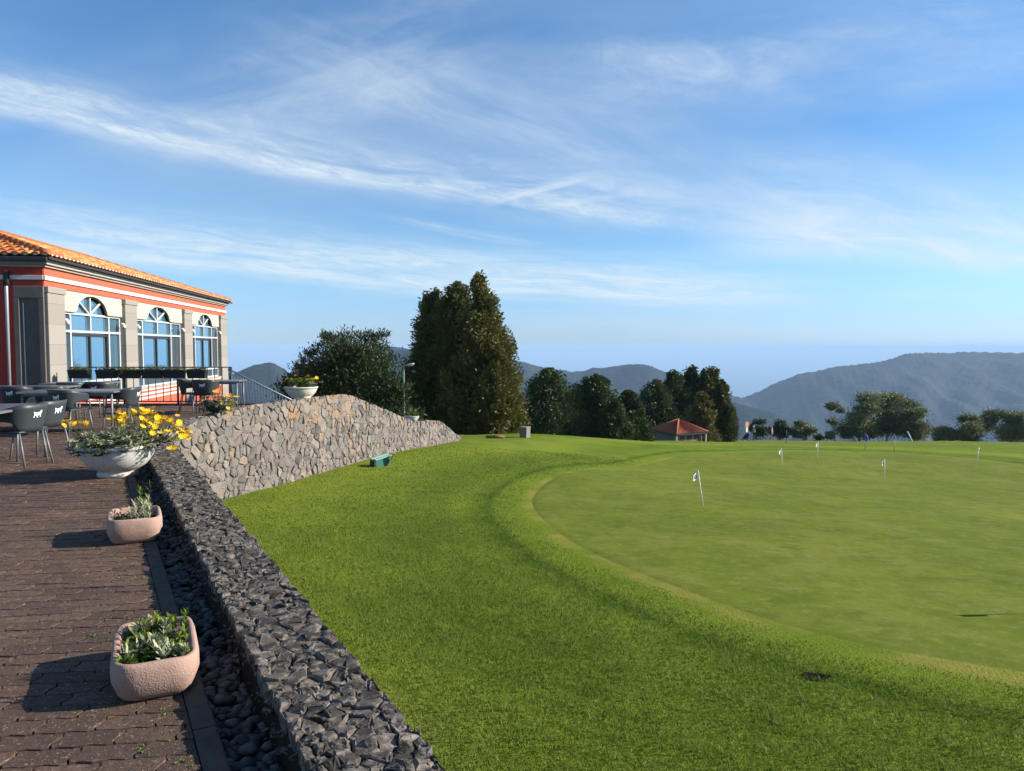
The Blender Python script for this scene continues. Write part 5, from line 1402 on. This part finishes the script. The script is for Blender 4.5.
# ------------------------------------------------------------------ red roofed hut
Yh = 64
hz = at_y(680, 447, Yh).z
HT = empty('hut', (at_y(683.5, 440, Yh).x, Yh + 2.0, hz), R(28)); tag(HT, 'low hut with a red pyramid tile roof in front of the conifer grove', 'hut')
sx_ = Yh / F
ez, az_ = at_y(681, 434, Yh).z - hz, at_y(681, 422.5, Yh).z - hz
hw = 1.88
M['redtile'] = (lambda s: (s.base(s.mix(s.ramp(s.noise(3, 4), [(.4, (0, 0, 0)), (.7, (.5, .5, .5))]), (.36, .115, .065), (.25, .08, .05))), s.set(.85, 0, .2), s.m)[-1])(NT('red_clay_tiles'))
V, Fc = [], []
for sd_ in range(4):
    a = sd_ * math.pi / 2; ca, sa = math.cos(a), math.sin(a)
    nrw, ncl = 9, 20
    for j in range(nrw):
        f0, f1 = j / nrw, (j + 1.25) / nrw; f1 = min(f1, 1)
        for i in range(ncl):
            u0, u1, um = (i / ncl * 2 - 1), ((i + 1) / ncl * 2 - 1), ((i + .5) / ncl * 2 - 1)
            b = len(V)
            for f, lf in ((f0, .05), (f1, .02)):
                w_ = hw * (1 - f); z = ez + (az_ - ez) * f
                for uu, up_ in ((u0, 0), (um, .06), (u1, 0)):
                    x, y = uu * w_, -w_
                    V.append((x * ca - y * sa, x * sa + y * ca, z + lf + up_))
            Fc += [(b, b + 1, b + 4, b + 3), (b + 1, b + 2, b + 5, b + 4)]
hr = mk('roof', V, Fc, M['redtile'], HT)
bm = bmesh.new()
for sx in (-1, 1):
    for sy in (-1, 1): bm_tube(bm, [(sx * hw, sy * hw, ez + .06), (0, 0, az_ + .08)], .09, 6)
from_bm('ridge_tiles', bm, M['redtile'], hr, True)
boxes('fascia', [(-hw, hw, -hw, -hw + .05, ez - .10, ez + .02), (-hw, hw, hw - .05, hw, ez - .10, ez + .02), (-hw, -hw + .05, -hw + .051, hw - .051, ez - .10, ez + .02), (hw - .05, hw, -hw + .051, hw - .051, ez - .10, ez + .02)], M['darkmetal'], hr)
M['hutstone'] = plain('brown_rubble', (.20, .16, .12), .9, 0, .2, .4, 4, .6, 20)
boxes('wall', [(-1.5, 1.5, -1.5, 1.5, -.6, ez - .02)], M['hutstone'], HT)
for k in range(-1, 2):
    boxes('window', [(k * .85 - .25, k * .85 + .25, -1.53, -1.501, ez - .62, ez - .16)], M['darkmetal'], HT)
for sx in (-1, 1):
    for sy in (-1, 1): boxes('post', [(sx * 1.72 - .07, sx * 1.72 + .07, sy * 1.72 - .07, sy * 1.72 + .07, -.6, ez - .02)], M['cornice'], HT)
boxes('door', [(1.501, 1.53, -.4, .4, -.5, ez - .1)], M['darkmetal'], HT)

# ------------------------------------------------------------------ lamp, post, log, case
Yl = 29.0; lt = at_y(403.5, 366, Yl); lzb = lz(lt.x, Yl)
LP = empty('street_lamp', (lt.x, Yl, lzb)); tag(LP, 'slim grey lamp post with its lamp head reaching right, behind the stone wall', 'street lamp')
H = lt.z - lzb
M['greypaint'] = plain('grey_green_paint', (.24, .28, .28), .5, .2, .4, .1, 6)
tubes('pole', [([(0, 0, 0), (0, 0, H * .5), (.0, 0, H - .05), (.03, 0, H + .01), (.12, 0, H + .03)], [.055, .045, .034, .028, .024])], M['greypaint'], LP, 10)
bm = bmesh.new(); bmesh.ops.create_uvsphere(bm, u_segments=14, v_segments=8, radius=1, matrix=Matrix.Translation((.26, 0, H + .06)) @ Matrix.Rotation(R(-12), 4, 'Y') @ Matrix.Diagonal((.19, .085, .05, 1)))
lh = from_bm('lamp_head', bm, M['steel'], LP, True)
bm = bmesh.new(); bmesh.ops.create_uvsphere(bm, u_segments=12, v_segments=6, radius=1, matrix=Matrix.Translation((.28, 0, H + .035)) @ Matrix.Rotation(R(-12), 4, 'Y') @ Matrix.Diagonal((.13, .06, .04, 1)))
from_bm('lamp_lens', bm, M['white'], lh, True)
q = on_lawn(525, 437.5)
M['postgrey'] = plain('pale_concrete', (.19, .175, .155), .9, 0, .2, .2, 5, .5)
mp = empty('stone_post', (q.x, q.y, q.z - .05), R(-32)); tag(mp, 'short square pale stone post on the lawn crest in front of the cypresses', 'post')
hh_ = 11 / F * q.y; ww = 4.0 / F * q.y
boxes('shaft', [(-ww, ww, -ww, ww, 0, hh_ * .93)], M['postgrey'], mp, bev=.012); boxes('cap', [(-ww * 1.08, ww * 1.08, -ww * 1.08, ww * 1.08, hh_ * .932, hh_ + .05)], M['postgrey'], mp, bev=.015)
q = on_lawn(496, 438.5)
M['log'] = plain('brown_log', (.20, .11, .055), .9, 0, .2, .3, 6, .6)
lg = tubes('log', [([(-.38, 0, .05), (0, .02, .07), (.30, -.02, .05)], [.055, .065, .05])], M['log'], None, 9); lg.location = q; tag(lg, 'small brown log lying on the lawn crest left of the stone post', 'log')
# green slope-topped case at the foot of the wall
q = on_lawn(379, 466)
M['black'] = plain('dark_earth', (.012, .010, .008), 1, 0, .02, .4, 20)
M['greenp'] = plain('green_plastic', (.03, .16, .12), .4, 0, .4, .15, 5)
M['litgreen'] = plain('sunlit_green_plastic', (.32, .52, .42), .45, 0, .4, .08, 5)  # lighter green puts the sunlit lid edges into the colour
GCw = q.y / F
GC = empty('green_case', (q.x, q.y, q.z), R(38)); GC.scale = (.78, .78, .78); tag(GC, 'green plastic case lying open against the foot of the stone wall', 'case')
def hexa(name, P, mat, parent=None):
    return mk(name, P, [(0, 3, 2, 1), (4, 5, 6, 7), (0, 1, 5, 4), (1, 2, 6, 5), (2, 3, 7, 6), (3, 0, 4, 7)], mat, parent)
hexa('body', [(-.16, -.14, 0), (.26, -.14, .0), (.26, .14, 0), (-.16, .14, 0), (-.17, -.13, .20), (.33, -.13, .30), (.33, .13, .30), (-.17, .13, .20)], M['greenp'], GC)
hexa('lid', [(-.18, -.16, .203), (.35, -.16, .308), (.35, .02, .313), (-.18, .02, .208), (-.18, -.16, .226), (.35, -.16, .333), (.35, .02, .337), (-.18, .02, .231)], M['litgreen'], GC)
hexa('handle', [(-.19, .10, .208), (.36, .10, .314), (.36, .14, .314), (-.19, .14, .208), (-.19, .10, .236), (.36, .10, .345), (.36, .14, .345), (-.19, .14, .236)], M['litgreen'], GC)
hexa('opening_shade', [(-.235, -.15, -.005), (-.165, -.15, -.005), (-.165, .15, -.005), (-.235, .15, -.005), (-.235, -.14, .19), (-.176, -.14, .21), (-.176, .14, .21), (-.235, .14, .19)], M['boxplastic'], GC)  # solid black block stands for the shade inside the open end
M['board'] = plain('weathered_board', (.36, .29, .23), .9, 0, .2, .2, 8, .4)
q2 = on_lawn(389, 466); bdv = hexa('board', [(-.02, -.04, -.02), (.02, -.04, -.02), (.02, .04, -.02), (-.02, .04, -.02), (.18, -.03, .30), (.22, -.03, .30), (.22, .05, .30), (.18, .05, .30)], M['board']); bdv.location = (q2.x - .06, q2.y, q2.z); tag(bdv, 'weathered board leaning beside the green case at the wall foot', 'board')
# bare hollow in the lawn near the green
q = on_lawn(816, 678); N = 26
V = [(0, 0, -.004)]; 
for k in range(N):
    a = 2 * math.pi * k / N; rr0 = 1 + .16 * math.sin(3 * a + 1) + .1 * math.sin(7 * a)
    V.append((.085 * rr0 * math.cos(a), .06 * rr0 * math.sin(a), .006))
pt_ = mk('divot', V, [(0, k + 1, (k + 1) % N + 1) for k in range(N)], M['black']); pt_.location = (q.x, q.y, q.z + .004); tag(pt_, 'dark bare divot torn in the grass just outside the near edge of the putting green', 'divot')

# ------------------------------------------------------------------ flags and stakes
M['pole'] = plain('white_pole', (.78, .78, .74), .5, 0, .4, .05, 10)
M['flagcloth'] = plain('white_flag_cloth', (.74, .73, .72), .8, 0, .2, .06, 10)
M['print'] = plain('black_print', (.025, .025, .03), .7, 0, .2, .1, 10)
M['pink'] = plain('pink_cloth', (.62, .22, .26), .8, 0, .2, .15, 8)
M['blue'] = plain('blue_cloth', (.05, .11, .34), .8, 0, .2, .15, 8)
M['yellowstake'] = plain('yellow_paint', (.55, .48, .12), .6, 0, .3, .1, 8)
def putt_flag(base_px, top_px, label, mark=None, pos=None, hgt=None):
    b = on_lawn(*base_px) if pos is None else Vector(pos)
    b.z = lz(b.x, b.y)
    tp = at_y(top_px[0], top_px[1], b.y) if pos is None else b + Vector((-.05, 0, hgt))
    d = tp - b
    t = empty('putting_flag', b); tag(t, label, 'flag', 'small white flags on the putting green')
    tubes('pole', [([(0, 0, -.03), d], .006 + b.y * .00016)], M['pole'], t, 8)
    L = d.length; w_, h_ = L * .22, L * .22
    V, Fc = [], []
    N = 7
    for k in range(N):
        f = k / (N - 1)
        x = -w_ * f * .62; z0 = d.z * .985 - f * h_ * .45; z1 = z0 - h_ * (1 - .22 * f)
        y = .012 * math.sin(f * 5) - f * w_ * .35
        V += [(d.x + x, y, z0), (d.x + x - w_ * .06, y, z1)]
    Fc = [(2 * k, 2 * k + 2, 2 * k + 3, 2 * k + 1) for k in range(N - 1)]
    V2 = [(x, y + .004, z) for x, y, z in V]; n_ = len(V)
    Fc2 = [tuple(i + n_ for i in f[::-1]) for f in Fc]
    fl = mk('pennant', V + V2, Fc + Fc2, M['flagcloth'], t, smooth=True)
    if mark:
        # dark numeral: an upright ring read as 0
        bm = bmesh.new(); c0 = Vector((d.x - w_ * .34, -w_ * .215, d.z * .985 - h_ * .68)); pts_ = []
        for k in range(15):
            a = 2 * math.pi * k / 14; ox = math.cos(a) * w_ * .11; pts_.append(c0 + Vector((ox, ox * .62 - .006, math.sin(a) * h_ * .25)))
        bm_tube(bm, pts_, w_ * .045, 6); from_bm('numeral', bm, M['print'], fl)
    return t
putt_flag((703.5, 506), (698, 470.5), 'nearest white putting flag, its pole leaning left, marked with a dark 0', True)
putt_flag((885, 482), (884.5, 459), 'white putting flag second nearest, right of centre on the green', True)
putt_flag((782.5, 469), (781.5, 448.5), 'white putting flag straight below the small dark tree right of the golfer')
putt_flag((817.5, 459.5), (818, 442), 'farthest white putting flag, in front of the small rounded tree')
putt_flag((976.5, 463), (979.5, 447.5), 'white putting flag near the right edge, leaning right', True)
# one more stands past the right edge; its shadow falls into the picture
g0 = on_lawn(1024, 613); putt_flag(None, None, 'white putting flag beyond the right edge whose shadow reaches into the photo', None, (g0.x + .62, g0.y + .02, 0), .62)
q = on_lawn(865, 450); tp = at_y(865, 434, q.y)
t = empty('marker_flag', q); tag(t, 'blue furled flag on a thin pole in front of the biggest open crown', 'flag')
tubes('pole', [([(0, 0, -.03), (0, 0, tp.z - q.z)], .014)], M['steel'], t)
zt_ = tp.z - q.z; tubes('cloth', [([(.01, 0, zt_), (.05, 0, zt_ * .86), (.06, 0, zt_ * .7), (.04, 0, zt_ * .55)], [.02, .06, .07, .025])], M['blue'], t)
def stake(bp, tp_, rad, mat, label, name='stake'):
    q = on_lawn(*bp); e = at_y(tp_[0], tp_[1], q.y) - q
    o = tubes(name, [([(0, 0, -.03), e * .5, e], rad)], mat, None, 8); o.location = q; tag(o, label, 'stake')
stake((894.5, 452), (894.5, 440.5), .022, M['yellowstake'], 'thin yellow stake on the far lawn right of the blue flag')
stake((912.5, 441.5), (907.5, 431.5), .035, M['pole'], 'white slanted stake before the right part of the biggest crown')
stake((786, 443.5), (786.5, 430), .018, M['thinblack'], 'thin dark stake right of the pink flag')
q = on_lawn(771.5, 440); t = empty('course_flag', q); tp = at_y(771.3, 425.5, q.y); zt_ = tp.z - q.z
tag(t, 'pink and white furled course flag between the golfer and the small dark tree', 'flag')
tubes('pole', [([(0, 0, -.03), (0, 0, zt_)], .016)], M['pole'], t)
tubes('cloth', [([(0, 0, zt_), (.03, 0, zt_ * .82), (.06, 0, zt_ * .55), (.05, 0, zt_ * .36), (.03, 0, zt_ * .3)], [.03, .10, .15, .13, .04])], M['pink'], t)
tubes('stripe', [([(-.02, -.11, zt_ * .78), (-.04, -.15, zt_ * .6), (-.04, -.14, zt_ * .42)], [.03, .05, .04])], M['flagcloth'], t)

# ------------------------------------------------------------------ golfer, trolley and sign
gx_ = at_y(754, 441.8, 88).x; q = Vector((gx_, 88, lz(gx_, 88)))
M['skin'] = plain('skin', (.42, .26, .19), .6, 0, .3, .05, 5)
M['trousers'] = plain('dark_trousers', (.015, .016, .02), .8, 0, .2, .15, 8)
M['topcloth'] = plain('grey_beige_top', (.27, .26, .22), .85, 0, .2, .15, 8)
M['cap'] = plain('white_cap', (.75, .73, .72), .8, 0, .2, .04, 8)
M['vest'] = plain('dark_vest', (.03, .032, .036), .85, 0, .2, .15, 8)
def skin_mesh(name, verts, edges, radii, mat, parent, root=0, sub=2):
    me = bpy.data.meshes.new(name); me.from_pydata(verts, edges, []); me.update()
    o = bpy.data.objects.new(name, me); COL.objects.link(o); o.parent = parent
    md = o.modifiers.new('skin', 'SKIN'); md.use_smooth_shade = True
    if not me.skin_vertices: me.skin_vertices.new()
    for i, rd in enumerate(radii):
        me.skin_vertices[0].data[i].radius = (rd, rd) if not isinstance(rd, tuple) else rd
    me.skin_vertices[0].data[root].use_root = True
    sb = o.modifiers.new('sub', 'SUBSURF'); sb.levels = sub; sb.render_levels = sub
    me.materials.append(mat); return o
# walks to the left behind the trolley: local -x is forward
G = empty('golfer', q); tag(G, 'golfer in white cap, pale top and dark trousers pushing a trolley on the far lawn', 'person')
J = [(0, 0, .95), (0, 0, 1.12), (-.02, 0, 1.36), (-.03, 0, 1.47), (-.05, 0, 1.53), (-.07, 0, 1.63), (-.07, 0, 1.72),
     (.0, -.10, .90), (-.10, -.10, .50), (-.12, -.10, .10), (-.24, -.10, .04),
     (.0, .10, .90), (.04, .10, .50), (.17, .10, .12), (.08, .10, .04),
     (-.02, -.19, 1.40), (-.04, -.23, 1.13), (-.30, -.20, 1.02), (-.38, -.20, 1.01),
     (-.02, .19, 1.40), (-.05, .23, 1.13), (-.31, .20, 1.02), (-.39, .20, 1.01)]
E_ = [(0, 1), (1, 2), (2, 3), (3, 4), (4, 5), (5, 6), (0, 7), (7, 8), (8, 9), (9, 10), (0, 11), (11, 12), (12, 13), (13, 14), (2, 15), (15, 16), (16, 17), (17, 18), (2, 19), (19, 20), (20, 21), (21, 22)]
Rd = [.13, .13, .14, .06, .06, .10, .07, .085, .06, .045, .04, .085, .06, .045, .04, .06, .045, .035, .035, .06, .045, .035, .035]
skin_mesh('body', J, E_, Rd, M['skin'], G)
skin_mesh('trousers', [(0, 0, .99)] + [J[i] for i in (7, 8, 9, 11, 12, 13)], [(0, 1), (1, 2), (2, 3), (0, 4), (4, 5), (5, 6)], [.15, .105, .08, .065, .105, .08, .065], M['trousers'], G)
skin_mesh('jacket', [(0, 0, .98), (0, 0, 1.12), (-.02, 0, 1.36), (-.03, 0, 1.46)] + [J[i] for i in (15, 16, 17, 19, 20, 21)], [(0, 1), (1, 2), (2, 3), (2, 4), (4, 5), (5, 6), (2, 7), (7, 8), (8, 9)], [.145, .155, .165, .07, .078, .062, .05, .078, .062, .05], M['topcloth'], G)
for sy in (-1, 1):
    i = 10 if sy < 0 else 14; a = J[9 if sy < 0 else 13]; e = J[i]
    tubes('shoe', [([(a[0] + .05, a[1], .045), (e[0] + .03, e[1], .05), (e[0] - .06, e[1], .035)], [.045, .055, .035])], M['trousers'], G)
bm = bmesh.new(); bmesh.ops.create_uvsphere(bm, u_segments=16, v_segments=10, radius=1, matrix=Matrix.Translation((-.07, 0, 1.70)) @ Matrix.Diagonal((.125, .11, .10, 1)))
bm_box(bm, -.28, -.10, -.08, .08, 1.675, 1.69, .005); from_bm('cap', bm, M['cap'], G, True)
bm = bmesh.new(); bmesh.ops.create_uvsphere(bm, u_segments=12, v_segments=8, radius=1, matrix=Matrix.Translation((-.035, 0, 1.64)) @ Matrix.Diagonal((.10, .105, .085, 1)))
from_bm('hair', bm, M['trousers'], G, True)
for i in (18, 22):
    b = Vector(J[i]); fing = []
    for k in range(4): fing.append(([b + Vector((0, (k - 1.5) * .022, .0)), b + Vector((-.05, (k - 1.5) * .022, .015)), b + Vector((-.06, (k - 1.5) * .022, -.02)), b + Vector((-.035, (k - 1.5) * .022, -.03))], .010))
    fing.append(([b, b + Vector((-.01, .04 * (1 if b.y < 0 else -1), .01)), b + Vector((-.04, .03 * (1 if b.y < 0 else -1), -.01))], .011))
    tubes('fingers', fing, M['skin'], G, 6)
# trolley with bag
TR = empty('golf_trolley', (q.x - .86, q.y, q.z)); tag(TR, 'black golf bag with pale club covers on a push trolley left of the golfer', 'golf trolley')
tubes('frame', [([(.50, -.20, 1.01), (.50, .20, 1.01)], .018), ([(.50, 0, 1.01), (.25, 0, .75), (-.30, 0, .22)], .022), ([(.10, -.28, .18), (.0, 0, .35), (.10, .28, .18)], .018), ([(-.30, 0, .22), (-.50, 0, .15)], .018)], M['steel'], TR)
for (x, y, rd_) in ((.12, -.30, .19), (.12, .30, .19), (-.52, 0, .15)):
    bm = bmesh.new(); bmesh.ops.create_cone(bm, cap_ends=True, segments=24, radius1=rd_, radius2=rd_, depth=.05, matrix=Matrix.Translation((x, y, rd_)) @ Matrix.Rotation(R(90), 4, 'X'))
    wh = from_bm('wheel', bm, M['vest'], TR); 
    bm = bmesh.new(); bmesh.ops.create_cone(bm, cap_ends=True, segments=20, radius1=rd_ * .6, radius2=rd_ * .6, depth=.056, matrix=Matrix.Translation((x, y, rd_)) @ Matrix.Rotation(R(90), 4, 'X')); from_bm('rim', bm, M['cap'], wh)
tubes('golf_bag', [([(-.42, 0, .26), (-.34, 0, .34), (.10, 0, .72), (.16, 0, .77)], [.15, .19, .19, .17])], M['vest'], TR, 14)
cv = []
for k in range(6):
    oy, ox = (k - 2.5) * .05, .03 * (k % 2); cv.append(([(.15 + ox, oy, .76), (.27 + ox, oy * 1.4, .88 + .03 * (k % 3))], [.02, .045]))
tubes('club_covers', cv, M['cap'], TR)
tubes('bag_pocket', [([(-.25, -.17, .30), (.0, -.17, .52)], [.09, .10])], M['vest'], TR, 10)
# sign
Ys = 91.0; zs0 = lz(at_y(746.5, 440, Ys).x, Ys)
SG = empty('sign', (at_y(746.5, 440, Ys).x, Ys, zs0), R(38)); tag(SG, 'wooden tan sign board above a small white panel on a post behind the golf trolley', 'sign')
g_ = Ys / F
ztop = at_y(746, 421.8, Ys).z - zs0; zm = at_y(746, 427.2, Ys).z - zs0; zl = at_y(746, 432.2, Ys).z - zs0
M['tan'] = plain('tan_wood', (.36, .21, .11), .8, 0, .2, .2, 4)
tubes('post', [([(0, .06, -.1), (0, .06, ztop * .98)], .05)], M['darkmetal'], SG)
boxes('tan_board', [(-3.0 * g_, 2.8 * g_, -.04, .0, zm + .01, ztop)], M['tan'], SG, bev=.01)
boxes('white_panel', [(-1.6 * g_, 1.6 * g_, -.045, .0, zl, zm - .01)], M['white'], SG, bev=.01)
boxes('side_board', [(2.9 * g_, 3.9 * g_, -.02, .03, zm + .02, ztop - .03)], M['deepred'], SG)

# ------------------------------------------------------------------ haze
s = NT('haze_air'); s.n.remove(s.b)
pv_ = s.node('ShaderNodeVolumePrincipled'); pv_.inputs['Color'].default_value = (.50, .735, 1, 1); pv_.inputs['Density'].default_value = HAZE if 'HAZE' in globals() else 1.1e-4
pv_.inputs['Anisotropy'].default_value = .0
s.link(pv_.outputs[0], s.out.inputs['Volume'])
HZ = boxes('haze', [(-46500, 46500, -46500, 46500, SEA - 25, 40)], s.m); HZ['kind'] = 'stuff'
